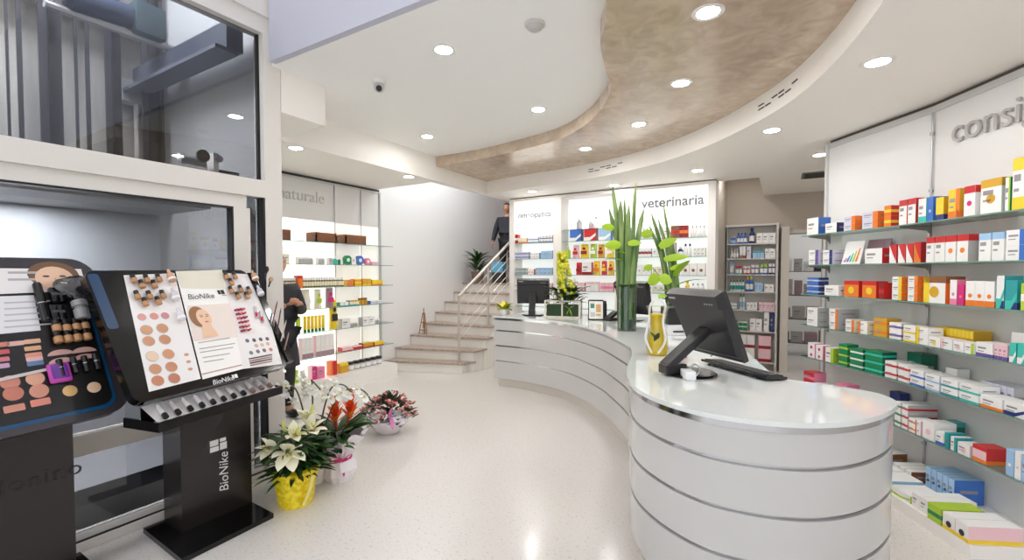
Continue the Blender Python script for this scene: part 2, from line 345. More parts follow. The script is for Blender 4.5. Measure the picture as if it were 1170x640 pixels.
lb('shaft_ledge', -5.3, -5.1, Y0, 2.05, 3.78, 3.9, M((220,214,206),.5))
STRAP = M((46,46,52), .5); xs = -5.0
def strap(name, p0, p1, w, d=.03, m=STRAP, ytop=0):
    a = X(p0, 120, xs).y; z0, z1 = 2.15, 5.05
    b = MB(); b.box(-d/2, d/2, -w/2, w/2, z0, z1, m); return b
G = 'lift rails and cables in the glazed shaft'
for n_, px, w, d in [('lift_guide_rail', 59, 26, .02), ('lift_guide_rail', 130, 18, .02), ('lift_guide_rail', 172, 19, .02), ('lift_guide_rail', 183, 8, .02),
                 ('lift_cable', 10, 3.5, .015), ('lift_cable', 24, 6, .015), ('lift_cable', 88, 3.5, .015), ('lift_cable', 101, 5, .015)]:
    w = X(px+w/2,120,xs).y-X(px-w/2,120,xs).y; b = MB(); b.box(-d/2, d/2, -w/2, w/2, 0, 2.85, STRAP)
    if n_ == 'lift_guide_rail': b.box(d/2, d/2+.03, -w/8, w/8, 0, 2.85, BLACK)
    o = b.build(n_, None, 0, (xs, X(px,120,xs).y, 2.2)); 
    reg(o, 'charcoal vertical '+('lift guide rail' if n_ == 'lift_guide_rail' else 'lift cable'), 'behind the upper lift glass', 'lift rail' if 'rail' in n_ else 'lift cable', G)
# door operator beam and motor
mb = thing('lift_header_beam', 'dark bluish steel beam hanging under the lift shaft top', 'beam', (-4.3,1.9,3.25))
DB = M((72,78,92), .4, .3)
b = MB(); b.box(-.85,.75,-.06,.06,0,.2,DB); b.build('beam_web', mb, 0); b = MB(); b.box(-.85,.75,-.14,.02,-.03,0,M((98,104,116),.4,.3)); b.build('flange', mb, 0)
b = MB(); b.box(-.98,-.84,-.14,.08,-.1,.1,M((176,178,180),.4)); b.build('end_bracket', mb, 0)
b = MB(); b.tube([(-.9,-.02,-.1),(-.9,-.02,-1.0)], .022, M((210,208,204),.4), 8); b.build('drop_rod', mb, 0)
p = X(262, 196, -3.72); p.y -= .22; p.z = 2.3; mo = thing('lift_door_motor', 'silver and black lift door motor on the white middle beam', 'motor', (p.x, p.y, 2.26))
mo.scale = (.9,)*3
b = MB(); b.lathe([(.05,-.12),(.075,-.1),(.075,.08),(.05,.1)], STEEL, (0,-.05,.13), 18, (0,1,0)); b.build('motor_drum', mo)
b = MB(); b.box(-.06,.06,.09,.13,0,.25,LF); b.build('mounting_plate', mo, 0)
b = MB(); b.box(-.08,.08,-.2,.06,0,.05,M((210,210,210),.3,.8)); b.build('base_plate', mo, 0)
b = MB(); b.box(-.05,.05,.14,.3,.0,.12,BLACK); b.build('gear_box', mo, 0)
b = MB(); b.lathe([(.05,0),(.05,.02)], BLACK, (.07,.0,.2), 14, (1,0,0)); b.lathe([(.03,0),(.03,.025)], STEEL, (.07,.12,.2), 12, (1,0,0)); b.build('pulley', mo)
p = X(131, 14, -4.6); mo = thing('hoist_machine', 'dark blue hoist motor high up inside the lift shaft', 'motor', p)
b = MB(); b.lathe([(.06,-.3),(.09,-.27),(.09,.1),(.06,.12)], M((38,52,74),.4), (0,0,0), 16, (0,1,.1)); b.build('motor_drum', mo)
b = MB(); b.bbox(-.1,.1,.1,.32,-.12,.14,M((34,58,66),.4),.02); b.build('gear_housing', mo); b = MB(); b.box(-.1,.1,-.34,-.26,-.05,.06,WHITE); b.build('end_plate', mo, 0)
b = MB(); b.tube([(-.02,-.4,-.12),(-.02,.5,-.12)], .03, GREY, 8); b.build('support_bar', mo)
p = X(291, 300, -3.64); t = thing('lift_door_closer_rail', 'black vertical rail with rollers inside the narrow side glass', 'rail', (p.x, p.y-.05, 0))
b = MB(); b.box(-.02,.02,-.02,.02,.06,2.1,BLACK); b.build('upright', t, 0)
for z in (2.02, 1.02, .86, .7):
    b = MB(); b.lathe([(.035,-.02),(.035,.02)], BLACK, (.035,0,z), 14, (0,1,0)); b.build('roller', t)
# curved cabinet piece of wall between lift and shelves is the soffit itself
# ================================================================== MAKE-UP STANDS
def face_poster(b, fx, fz, s, y, skin=(232,190,160), hair=(112,76,50), tilt=0.):
    """a plain beauty portrait made of flat printed shapes"""
    sk = M(skin, .4); hr = M(hair, .4)
    b.disc((fx-.32*s, fz+.12*s), .62*s, .82*s, hr, 22, y); b.disc((fx, fz), .5*s, .68*s, sk, 24, y-.0004)
    b.add([(fx-.62*s,y-.0003,fz-1.5*s),(fx+.5*s,y-.0003,fz-1.5*s),(fx+.22*s,y-.0003,fz-.4*s),(fx-.3*s,y-.0003,fz-.4*s)], [(0,1,2,3)], sk)
    for e in (-.14, .26):
        b.disc((fx+e*s, fz+.1*s), .1*s, .035*s, M((70,50,44),.4), 12, y-.0008); b.rect(fx+(e-.13)*s, fx+(e+.12)*s, fz+.2*s, fz+.235*s, M((96,66,48),.4), y-.0008)
    b.rect(fx+.07*s, fx+.11*s, fz-.16*s, fz+.08*s, M((214,166,136),.4), y-.0008)
    b.disc((fx+.08*s, fz-.32*s), .15*s, .05*s, M((198,96,96),.4), 14, y-.0008)
PANS = 'pressed powder testers set in the make-up boards'
class Board:
    """a sloping display board; uv() turns a picture point on its face into board coordinates (x along, z up the slope)"""
    def __init__(s, root, base, BL, u, v):
        s.root = root; s.base = V(base); s.lift = -.0045; s.BL = V(BL); s.u = V(u).normalized(); v = V(v); s.v = (v-s.u*v.dot(s.u)).normalized(); s.n = s.u.cross(s.v)  # n faces the viewer
        if s.n.dot(CAM-s.BL) < 0: s.n = -s.n
        o = s.BL-s.base; a = -s.n
        s.T = Mx(((s.u.x,a.x,s.v.x,o.x),(s.u.y,a.y,s.v.y,o.y),(s.u.z,a.z,s.v.z,o.z),(0,0,0,1)))
        s.W = Mx.Translation(s.base) @ s.T
    def uv(s, x, y): q = PL(x, y, s.BL, s.n)-s.BL; return q.dot(s.u), q.dot(s.v)
    def mb(s): return MB(s.T)
    def placed(s, mb, name, x, z, desc, where, cat, group):   # a separate thing standing on the board face
        mb.T = None; o = mb.build(name); o.matrix_world = s.W @ Mx.Translation((x, s.lift, z)); return reg(o, desc, where, cat, group)
def rrect(x0, x1, z0, z1, r, n=6):
    out = []
    for cx, cz, a in ((x1-r,z1-r,0),(x0+r,z1-r,pi/2),(x0+r,z0+r,pi),(x1-r,z0+r,1.5*pi)):
        for i in range(n+1): out.append((cx+r*cos(a+pi/2*i/n), cz+r*sin(a+pi/2*i/n)))
    return out
def plate(b, poly, y0, y1, m):
    n = len(poly); vs = [(p[0],y0,p[1]) for p in poly]+[(p[0],y1,p[1]) for p in poly]
    b.add(vs, [list(range(n)), list(range(2*n-1,n-1,-1))]+[(i,n+i,n+(i+1)%n,(i+1)%n) for i in range(n)], m); return b
def foundation(cap=True):
    b = MB(); gl = M((186,138,96), .2); b.lathe([(.011,0),(.0145,.003),(.0145,.026),(.008,.031)], gl, (0,-.016,-.02), 12, (0,0,1)); b.lathe([(.0105,.029),(.0115,.03),(.0115,.05),(.0095,.052)], BLACK, (0,-.016,-.02), 12); return b
# ---- stand with the script logo
base = V((-3.04, 1.43, 0)); d2 = thing('makeup_display_stand', 'black cosmetics stand with sloping white tester board and mirrored-letter logo', 'display stand', base)
d2['label'] = 'glossy black cosmetics stand with white logo down its pedestal and sloping tester board'
b = MB(); b.prism([(p[0]-base.x, p[1]-base.y) for p in ((-3.34,1.19),(-2.80,1.165),(-2.82,1.70),(-3.34,1.72))], 0, .03, GLOSSB); b.build('base_plate', d2, 0)
DKP = M((36,30,30), .25)
b = MB(); b.box(-3.31-base.x, -3.08-base.x, 1.29-base.y, 1.708-base.y, .03, 1.0, DKP); ped2 = b.build('pedestal', d2, 0)
K = 2.2
BL, BR, TR, TL = [CAM+ray(*p)*k*K for p, k in (((153.7,461),1),((330,417.5),1.3903),((297.5,309.7),1.4896),((125.6,311),1.0994))]
B2 = Board(d2, base, BL, BR-BL, TL-BL); w2 = (BR-BL).length; h2 = (TL-BL).dot(B2.v)
b = B2.mb(); plate(b, rrect(0, w2, -.005, h2+.01, .05), .0, .05, GLOSSB); b.build('board', d2, 30)
NAVY = M((24,62,98), .3)
b = B2.mb(); plate(b, rrect(.012, .06, h2*.55, h2-.01, .015), -.0015, .0, NAVY); b.build('blue_edge', d2, 30)
b = MB(); q = B2.T @ V((w2*.5, .05, h2*.3)); b.box(-.27, q.x-.14, -.12, .14, .85, 1.12, GLOSSB); b.build('board_bracket', d2, 0)
def quad_px(B, pts, y, m, name):
    b = B.mb(); uv = [B.uv(*p) for p in pts]; plate(b, uv, y, y+.002, m); return b
PANEL = M((238,234,234), .35)
b = quad_px(B2, [(183.5+(-13.5),448),(229,433),(199,312.5),(141,315)], -.003, PANEL, 0)
b.build('tester_panel', d2, 0)
b = quad_px(B2, [(260,424),(322,416),(293,314),(228,311)], -.003, PANEL, 0); b.build('tester_panel', d2, 0)
b = quad_px(B2, [(231,434),(277,422),(253,309),(200,311)], -.006, M((246,243,240),.3), 0); poster = b.build('poster_panel', d2, 0)
# poster print: cream top band, portrait, text lines
b = quad_px(B2, [(206,330),(257,331),(253,309),(200,310.5)], -.0066, M((226,220,204),.4), 0)
u0, v0 = B2.uv(212,391); u1, v1 = B2.uv(270,350); U0, V0 = B2.uv(214,350)
b2 = quad_px(B2, [(220,391),(271,385),(262,347),(213,350)], -.0066, M((236,222,214),.4), 0); b.f += [[i+len(b.v) for i in f] for f in b2.f]; b.m += [b.mi(M((236,222,214),.4))]*len(b2.f); b.v += b2.v
fu, fv = B2.uv(232,364); face_poster(b, fu, fv, .085, -.0095, (236,196,164), (150,104,66))
gr = M((170,168,172), .4)
for k, (y, x0, x1) in enumerate([(393,226,262),(400,227,268),(404,228,266),(410,231,262),(415,232,255)]):
    a = B2.uv(x0, y); c = B2.uv(x1, y-(x1-x0)*.16); b.add([(a[0],-.0067,a[1]),(c[0],-.0067,c[1]),(c[0],-.0067,c[1]+.006),(a[0],-.0067,a[1]+.006)], [(0,1,2,3)], gr)
a = B2.uv(230,429); c = B2.uv(276,418); b.add([(a[0],-.0067,a[1]),(c[0],-.0067,c[1]),(c[0],-.0067,c[1]+.006),(a[0],-.0067,a[1]+.006)], [(0,1,2,3)], M((176,120,120),.4))
b.build('poster_print', poster, 0)
def btext(B, s, px, py, size, m, parent, name='logo_text', y=-.008, shear=.25, spacing=1):
    x, z = B.uv(px, py); L = Mx(((1,0,0,0),(0,0,-1,0),(0,1,0,0),(0,0,0,1)))
    return text(name, s, size, m, parent, B.T @ Mx.Translation((x, y, z)) @ L, .0005, shear, spacing=spacing)
btext(B2, 'BioNike', 214, 343, .05, M((90,92,100),.4), poster)
x, z = B2.uv(249,337); b = B2.mb(); b.rect(x,x+.018,z,z+.03,BLACK,-.0072); b.rect(x+.021,x+.044,z,z+.03,BLACK,-.0072); b.rect(x+.02,x+.05,z-.012,z-.006,gr,-.0072); b.build('logo_mark', poster, 0)
x, z = B2.uv(241,439); btext(B2, 'BioNike', 243, 440, .04, M((230,230,232),.4), d2, y=-.002)
x, z = B2.uv(266,433); b = B2.mb(); b.rect(x,x+.012,z,z+.024,WHITE,-.002); b.rect(x+.015,x+.034,z,z+.024,WHITE,-.002); b.build('logo_mark', d2, 0)
C2 = lambda x, y: (110+x/3.2, 280+y/3.2)
for k, (cx, cy, r, c) in enumerate([(165,265,.020,(222,160,152)),(210,262,.020,(226,150,140)),(250,260,.020,(204,136,142)),(182,312,.028,(208,158,124)),(240,306,.028,(204,150,116)),(190,353,.028,(204,150,118)),(249,347,.028,(196,138,106)),
     (203,408,.028,(232,204,180)),(262,400,.028,(208,150,112)),(214,455,.028,(204,148,114)),(273,447,.028,(198,136,104)),(223,498,.028,(198,130,98)),(283,489,.028,(190,122,98))]):
    x, z = B2.uv(*C2(cx, cy)); b = B2.mb(); b.lathe([(0,-.0008),(r*.9,-.0008),(r,.0),(r,.003)], M(c,.5), (x,-.0035,z), 24, (0,-1,0)); b.lathe([(r,0),(r*1.07,.001),(r*1.07,.0025),(r,.003)], M((200,196,194),.3), (x,-.0032,z), 24, (0,-1,0)); o = b.build('powder_pan', d2)
for cx, cy, c in [(551,351,(92,104,124)),(576,349,(84,88,104)),(600,346,(96,96,108)),(624,344,(104,92,100)),(584,369,(216,170,156)),(605,366,(220,186,170)),(626,362,(222,176,160)),(565,395,(120,128,132)),(590,390,(110,112,124)),(613,386,(128,100,100)),(637,383,(196,130,112))]:
    x, z = B2.uv(*C2(cx, cy)); b = B2.mb(); b.lathe([(0,.001),(.0125,.001),(.0135,0)], M(c,.45), (x,-.0035,z), 16, (0,-1,0)); b.build('eyeshadow_pan', d2)
for cx, cy in [(328,402),(336,428),(342,455)]:
    x, z = B2.uv(*C2(cx, cy)); b = B2.mb(); b.disc((x,z), .013, .009, M((206,158,128),.5), 14, -.0045); b.build('skin_swatch', d2)
for (cx, cy, n) in [(522,240,4),(540,302,2)]:
    for k in range(n):
        x, z = B2.uv(*C2(cx-3+k*5, cy+k*15 if n == 4 else cy+k*14)); b = B2.mb()
        for j in range(3): b.lathe([(.0065,0),(.0065,.02),(.003,.028)], M([(176,40,72),(150,30,60),(206,84,104)][(j+k)%3],.3), (x-.03+j*.024,-.01,z), 10, (1,0,.3))
        b.build('lip_colour_sample', d2)
for cx, cy in [(580,245),(600,262)]:
    x, z = B2.uv(*C2(cx, cy)); b = B2.mb(); b.lathe([(.009,-.05),(.009,.0),(.006,.006),(.006,.04),(.0,.045)], M((206,206,214),.2,.4), (x,-.012,z), 12, (.25,0,1)); b.lathe([(.0093,-.045),(.0093,-.012)], M((190,40,70),.3), (x,-.012,z), 12, (.25,0,1)); b.build('gloss_tube_sample', d2)
for k in range(4):
    a = B2.uv(*C2(556+k*2, 418+k*8)); c = B2.uv(*C2(640, 402+k*8)); b = B2.mb(); b.tube([(a[0],-.006,a[1]),(c[0],-.006,c[1])], .0035, M((176,128,120),.4) if k % 2 else BLACK, 6); b.build('pencil_sample', d2)
BG = 'mini foundation bottles on the white tester board'
for row, pts in enumerate([[(130,125),(160,145),(178,125),(205,145),(222,122)],[(143,185),(172,210),(188,185),(220,205),(237,182)]]):
    for cx, cy in pts: x, z = B2.uv(*C2(cx, cy+8)); B2.placed(foundation(), 'foundation_bottle', x, z, 'black-capped beige foundation bottle', '%s row beside the round powder pans' % ('upper','lower')[row], 'bottle', BG)
for row, pts in enumerate([[(470,112),(487,135),(500,112)],[(487,165),(512,185),(522,160),(545,185),(553,165)]]):
    for cx, cy in pts: x, z = B2.uv(*C2(cx, cy+8)); B2.placed(foundation(), 'foundation_bottle', x, z, 'black-capped beige foundation bottle', '%s row above the lip samples' % ('upper','lower')[row], 'bottle', BG)
def flacon(c):
    b = MB(); b.lathe([(.012,0),(.019,.006),(.021,.03),(.016,.055),(.009,.06),(.009,.075),(.004,.085),(0,.086)], M(c,.15), (0,-.024,-.04), 14); b.lathe([(.0215,.012),(.0215,.026)], WHITE, (0,-.024,-.04), 14); return b
for cx, cy, c, d in [(262,122,(206,160,128),'beige'),(276,190,(214,206,212),'clear grey'),(296,262,(222,218,222),'pale clear'),(568,120,(196,150,120),'tan'),(588,175,(196,196,204),'grey')]:
    x, z = B2.uv(*C2(cx, cy)); B2.placed(flacon(c), 'serum_flacon', x, z, d+' serum flacon', 'upright on the white tester board', 'bottle', 'serum flacons on the white tester board')
x, z = B2.uv(325,424); b = B2.mb(); b.lathe([(0,-.001),(.012,-.001),(.013,0)], WHITE, (x,-.001,z), 14, (0,-1,0)); b.build('lock_button', d2)
# tray with testers
tl, tr = X(181,473,-2.66), X(323,449,-2.83); tu = (tr-tl); tu.z = 0; tw = tu.length; tu.normalize(); zt = (tl.z+tr.z)/2
Tt = Mx(((tu.x,-tu.y,0,tl.x-base.x),(tu.y,tu.x,0,tl.y-base.y),(0,0,1,zt-base.z),(0,0,0,1)))   # y runs back into the stand
b = MB(Tt); b.box(0,tw,0,.012,-.05,.0,GLOSSB); b.box(0,tw,.012,.26,-.05,-.035,GLOSSB); b.box(0,.012,.012,.26,-.035,.0,GLOSSB); b.box(tw-.012,tw,.012,.26,-.035,0,GLOSSB); b.build('tray', d2, 0)
b = B2.mb(); plate(b, [(w2-.002,.02),(w2+.045,.02),(w2+.045,h2-.02),(w2-.002,h2-.02)], -.012, .03, GLOSSB); b.build('brush_holder', d2, 0)
b = MB(Tt); b.add([(.02,.014,-.02),(tw-.02,.014,-.02),(tw-.02,.16,.06),(.02,.16,.06)],[(0,1,2,3)],M((232,228,228),.3)); b.add([(.02,.16,-.034),(tw-.02,.16,-.034),(tw-.02,.16,.06),(.02,.16,.06)],[(0,1,2,3)],BLACK); b.build('tester_strip', d2, 0)
Wt = Mx.Translation(base) @ Tt
for k in range(11):
    x = .06+k*(tw-.12)/10; b = MB(); c = [(235,230,230),(222,214,216),(240,236,232)][k % 3]
    ax = V((.18,.85,.46)).normalized(); b.lathe([(.0,0),(.012,.004),(.013,.03),(.013,.09),(.006,.105)], M(c,.3), (0,0,0), 12, ax); b.lathe([(.0125,-.002),(.0135,0),(.0135,.026),(.0125,.028)], BLACK if k < 8 else M((150,120,110),.3), (0,0,0), 12, ax)
    o = b.build('concealer_tube'); o.matrix_world = Wt @ Mx.Translation((x, .034, .008)); reg(o, 'white concealer tester tube', 'in the tray below the white tester board', 'tester', 'concealer testers in the tray')
# logo down the pedestal (reads upwards)
L = Mx(((0,0,1,0),(0,1,0,0),(-1,0,0,0),(0,0,0,1)))
px_, pz_ = X(243,563,-3.08), 0
p = X(262,556,-3.078); Lm = Mx(((0,0,1,p.x-base.x),(0,-1,0,0),(1,0,0,0),(0,0,0,1)))
# text baseline runs up the pedestal: local x -> world +z, local y -> world -y... letters face +x
def updown(s, p, size, m, parent, base, shear=.2):
    Q = Mx(((0,0,1,p.x-base.x),(0,-1,0,p.y-base.y),(1,0,0,p.z-base.z),(0,0,0,1))); return text('logo_text', s, size, m, parent, Q, .0006, shear)
updown('BioNike', X(261,560,-3.077), .078, M((226,224,222),.4), ped2, base)
a = X(240,518,-3.077); c = X(259,499,-3.077); b = MB(); w = (c.y-a.y)
for y0, y1, z0, z1 in ((0,.52,0,.42),(.0,.5,.5,1.),(.58,1.,.0,.62),(.58,.95,.7,1.0)):
    ya_, yb_ = a.y+w*y0-base.y, a.y+w*y1-base.y; za_, zb_ = a.z+(c.z-a.z)*z0, a.z+(c.z-a.z)*z1
    b.add([(-3.077-base.x,ya_,za_),(-3.077-base.x,yb_,za_),(-3.077-base.x,yb_,zb_),(-3.077-base.x,ya_,zb_)],[(0,1,2,3)],M((226,224,222),.4))
b.build('logo_mark', ped2, 0)
# brushes and pencils along the edge of the board
for i, (x, y, dx, dy, c, dsc) in enumerate([(300,322,2,-14,(30,26,26),'black make-up brush'),(304,330,3,-10,(190,160,130),'beige make-up brush'),(308,372,6,-26,(120,30,46),'dark red lip pencil'),(313,384,5,-30,(70,30,40),'plum lip pencil'),(318,392,6,-24,(196,180,176),'pale lip pencil'),(322,402,5,-20,(150,120,116),'taupe lip pencil')]):
    a = PL(x, y, B2.BL, B2.n); c2 = PL(x+dx, y+dy, B2.BL, B2.n); ln = (c2-a).length; b = MB(); ax = (c2-a).normalized(); out = B2.n*.03
    if 'brush' in dsc: b.lathe([(.005,0),(.006,ln*.5),(.007,ln*.55)], BLACK, (0,0,0), 10, ax); b.lathe([(.008,ln*.55),(.016,ln*.8),(.012,ln),(0,ln*1.03)], M(c,.8), (0,0,0), 12, ax)
    else: b.lathe([(.0045,0),(.0045,ln*.85),(.001,ln)], M(c,.35), (0,0,0), 8, ax)
    o = b.build('makeup_brush' if 'brush' in dsc else 'lip_pencil', None, 40, a+out); reg(o, dsc, 'slotted along the tester board edge by the lift post', 'make-up tool', 'brushes and pencils on the board edge')
# ---- stand with the dark tester board (cut by the frame)
base = V((-3.02, .55, 0)); d1 = thing('makeup_display_stand', 'charcoal cosmetics stand with a thick rounded frame around a black tester board', 'display stand', base)
u = V((-.118,.993,0)).normalized()
BRp = CAM+ray(152,462)*1; k = 1.06/BRp.y*1.0; BRp = CAM+ray(152,462)*(1.02/ray(152,462).y)
B1 = None; vv = B2.v; nn = None
tr_ = ray(104,296); best = None   # top corner lies up the slope, square to the lower edge
k = (BRp-CAM).dot(u)/tr_.dot(u); TRp = CAM+tr_*k; vv = (TRp-BRp)
B1 = Board(d1, base, BRp, u, vv); B1.lift = -.011; h1 = vv.dot(B1.v); w1 = .98
FR = M((58,54,58), .35); GB = MB
b = B1.mb(); plate(b, rrect(-w1, 0, -.02, h1, .11, 10), .0, .055, FR); b.build('board_frame', d1, 30)
xr = B1.uv(123,420)[0]; zb_, ztop = B1.uv(60,480)[1], B1.uv(60,306)[1]
b = B1.mb(); plate(b, rrect(-w1-xr*0+.05, xr+.0, zb_-.0, ztop, .06, 8), -.002, .001, M((20,74,116),.25)); b.build('blue_inlay', d1, 30)
b = B1.mb(); plate(b, rrect(-w1+.07, xr-.015, zb_+.02, ztop-.0, .05, 8), -.004, -.0015, BLACK); b.build('tester_panel', d1, 30)
b = MB(); b.box(-3.33-base.x, -3.1-base.x, .2-base.y, X(84,520,-3.1).y-base.y, .03, 1.02, DKP); ped1 = b.build('pedestal', d1, 0)
b = MB(); b.box(-3.36-base.x, -2.86-base.x, .12-base.y, .905-base.y, 0, .03, GLOSSB); b.build('base_plate', d1, 0)
q = B1.T @ V((-w1/2,.05,h1*.3)); b = MB(); b.box(-.3, q.x-.14, -.2, .2, .9, 1.12, GLOSSB); b.build('board_bracket', d1, 0)
def quad1(pts, y, m): b = B1.mb(); plate(b, [B1.uv(*p) for p in pts], y, y+.0025, m); return b
b = quad1([(-30,338),(99,332),(92,308),(-30,307)], -.0065, M((236,232,232),.3)); fu, fv = B1.uv(62,318); 
fu2, fv2 = B1.uv(62,331); s_ = (fv-fv2)*1.25; sk = M((236,196,168),.4); hr = M((120,86,60),.4)
b.disc((fu,fv+.2*s_), s_*1.25, s_*.95, hr, 20, -.0068); b.disc((fu,fv-.1*s_), s_*.95, s_*.9, sk, 20, -.0071)
for e in (-.4,.4): b.disc((fu+e*s_,fv+.1*s_), s_*.18, s_*.07, M((74,56,48),.4), 10, -.0075)
b.disc((fu,fv-.62*s_), s_*.25, s_*.08, M((196,100,98),.4), 10, -.0075); b.rect(fu-.04*s_, fu+.04*s_, fv-.4*s_, fv, M((216,168,140),.4), -.0075)
for y in (311,319): 
    a = B1.uv(8,y); b.rect(a[0], a[0]+.15 if y == 311 else a[0]+.1, a[1]-.012, a[1], M((180,178,180),.4), -.007)
b.build('header_print', d1, 0)
b = quad1([(-20,384),(46,378),(38,338),(-20,340)], -.0065, M((232,230,234),.3))
for i in range(5): a = B1.uv(4,346+i*7); b.rect(a[0], a[0]+.2, a[1]-.008, a[1], M((196,192,198),.4), -.007)
b.build('instruction_card', d1, 0)
C1 = lambda x, y: (x/4, 290+y/4)
for cx, cy, c in [(0,418,(206,134,118)),(0,452,(196,90,90)),(0,486,(206,120,130)),(0,516,(196,160,190)),(70,412,(222,178,170)),(146,402,(226,176,150)),(148,434,(216,170,130)),(152,464,(220,150,130)),(156,482,(226,180,176)),(160,502,(92,126,170))]:
    x, z = B1.uv(*C1(cx, cy)); b = B1.mb(); plate(b, rrect(x-.029,x+.029,z-.011,z+.011,.004,2), -.006, -.004, M(c,.45)); b.build('blush_pan', d1, 0)
for cx, cy, c, r in [(45,590,(204,134,118),.033),(160,572,(220,164,140),.033),(60,640,(196,122,104),.034),(178,628,(210,146,126),.034)]:
    x, z = B1.uv(*C1(cx, cy)); b = B1.mb(); b.lathe([(0,.001),(r*.92,.001),(r,-.001),(r,-.003)], M(c,.5), (x,-.006,z), 28, (0,-1,0)); b.build('powder_pan', d1)
for (px, py), c in [((16,467),(206,140,122)),((46,460),(222,140,122))]:
    x, z = B1.uv(px, py); b = B1.mb(); plate(b, rrect(x-.034,x+.034,z-.016,z+.016,.004,2), -.006, -.004, M(c,.45)); b.build('blush_pan', d1, 0)
for px, py, c in [(79.5,447,(220,180,120)),(107,443,(226,190,160))]:
    x, z = B1.uv(px, py); b = B1.mb(); b.lathe([(0,.001),(.026,.001),(.028,0)], M(c,.45), (x,-.0055,z), 20, (0,-1,0)); b.build('eyeshadow_pan', d1)
for cx, cy, c in [(275,455,(214,170,162)),(382,443,(216,172,160)),(280,492,(222,178,168)),(388,474,(212,162,156))]:
    x, z = B1.uv(*C1(cx, cy)); b = B1.mb(); b.add([(x+.05*cos(pi*i/12), -.0055, z-.01+.028*sin(pi*i/12)) for i in range(13)], [list(range(13))], M(c,.45)); b.build('blush_pan', d1)
a = [B1.uv(*p) for p in ((-5,434),(55,421),(55,424),(-5,438))]; b = B1.mb(); plate(b, a, -.012, -.004, M((206,200,198),.2)); b.build('divider_strip', d1, 0)
for row, pts in enumerate([[(245,345),(290,345),(335,340),(375,335)],[(253,398),(297,393),(340,388),(385,383)]]):
    for cx, cy in pts: x, z = B1.uv(*C1(cx, cy)); o = B1.placed(foundation(), 'foundation_bottle', x, z, 'black-capped beige foundation bottle', '%s row on the black tester board' % ('upper','lower')[row], 'bottle', 'mini foundation bottles on the black tester board'); o.scale = (1.25,)*3
for cx, z0, z1 in [(278,570,488),(340,552,478),(390,545,472),(440,535,462)]:
    a = B1.uv(*C1(cx, z0)); c = B1.uv(*C1(cx-2, z1)); ln = c[1]-a[1]; b = MB(); b.lathe([(.011,0),(.012,.004),(.012,ln*.5),(.0125,ln*.52),(.0125,ln*.95),(.009,ln)], BLACK, (0,-.014,0), 12); b.lathe([(.0127,ln*.5),(.0127,ln*.54)], STEEL, (0,-.014,0), 12)
    B1.placed(b, 'mascara_tube', a[0], a[1], 'black mascara tube', 'below the blush pans on the black tester board', 'mascara', 'mascara tubes on the black tester board')
a = B1.uv(*C1(200,318)); c = B1.uv(*C1(198,145)); ln = c[1]-a[1]; b = MB(); b.lathe([(.016,0),(.018,.006),(.018,ln*.95),(.013,ln)], GLOSSB, (0,-.02,0), 14); b.lathe([(.0182,ln*.45),(.0182,ln*.47)], STEEL, (0,-.02,0), 14)
B1.placed(b, 'mascara_tube', a[0], a[1], 'tall black mascara tube', 'beside the instruction card', 'mascara', 'tall mascara')
for cx, cy in [(238,200),(268,200),(238,280),(268,280)]:
    x, z = B1.uv(*C1(cx, cy)); b = MB(); b.bbox(-.018,.018,-.03,0,-.04,.04,GLOSSB,.004); b.rect(-.012,.012,-.004,.01,M((70,70,76),.3),-.0305); B1.placed(b, 'compact_case', x, z-.0, 'glossy black compact case', '%s pair beside the tall mascara' % ('upper' if cy == 200 else 'lower'), 'compact case', 'black compacts')
x, z = B1.uv(*C1(355,282)); b = MB(); b.lathe([(.04,0),(.042,.01),(.042,.07),(.032,.08),(.032,.09),(.044,.092),(.044,.13),(.04,.135)], M((150,148,150),.15), (0,-.045,-.05), 18); B1.placed(b, 'brush_jar', x, z, 'grey cosmetic jar with dark lid', 'under the plastic bag on the black board', 'jar', 'brush jar').scale = (.75,)*3
x, z = B1.uv(*C1(352,175)); b = MB(); bm = bmesh.new(); bmesh.ops.create_icosphere(bm, subdivisions=3, radius=1); rr = random.Random(3)
vs = [V((v.co.x*.1*(1+.35*v.co.z)+rr.uniform(-.008,.008), -.035+v.co.y*.03+rr.uniform(-.006,.006), v.co.z*.07+rr.uniform(-.008,.008))) for v in bm.verts]; b.add(vs, [[v.index for v in f.verts] for f in bm.faces], glass_mat('grey_film', (150,148,152), .12, rough=.2)); bm.free()
B1.placed(b, 'plastic_bag', x, z, 'crumpled clear grey plastic bag', 'at the corner of the black tester board', 'bag', 'plastic bag')
a = B1.uv(*C1(275,595)); b = MB(); b.bbox(-.042,.042,-.02,0,0,.1,M((190,70,170),.2),.01); b.bbox(-.03,.03,-.024,-.018,.02,.09,M((110,60,150),.2),.004)
B1.placed(b, 'nail_polish_pack', a[0]-.0, a[1], 'glossy purple and pink pack', 'behind the first mascara tube', 'pack', 'purple pack')
# faint lettering on the pedestal
p = X(-20,572,-3.099); p2 = X(66,546,-3.099)
Q = Mx(((0,0,1,p.x-base.x+.002),(1,0,0,p.y-base.y),(0,1,0,p.z-base.z),(0,0,0,1))); text('raised_lettering', 'alonino', .1, M((24,20,20),.2), ped1, Q, .003, 0, spacing=1.15)
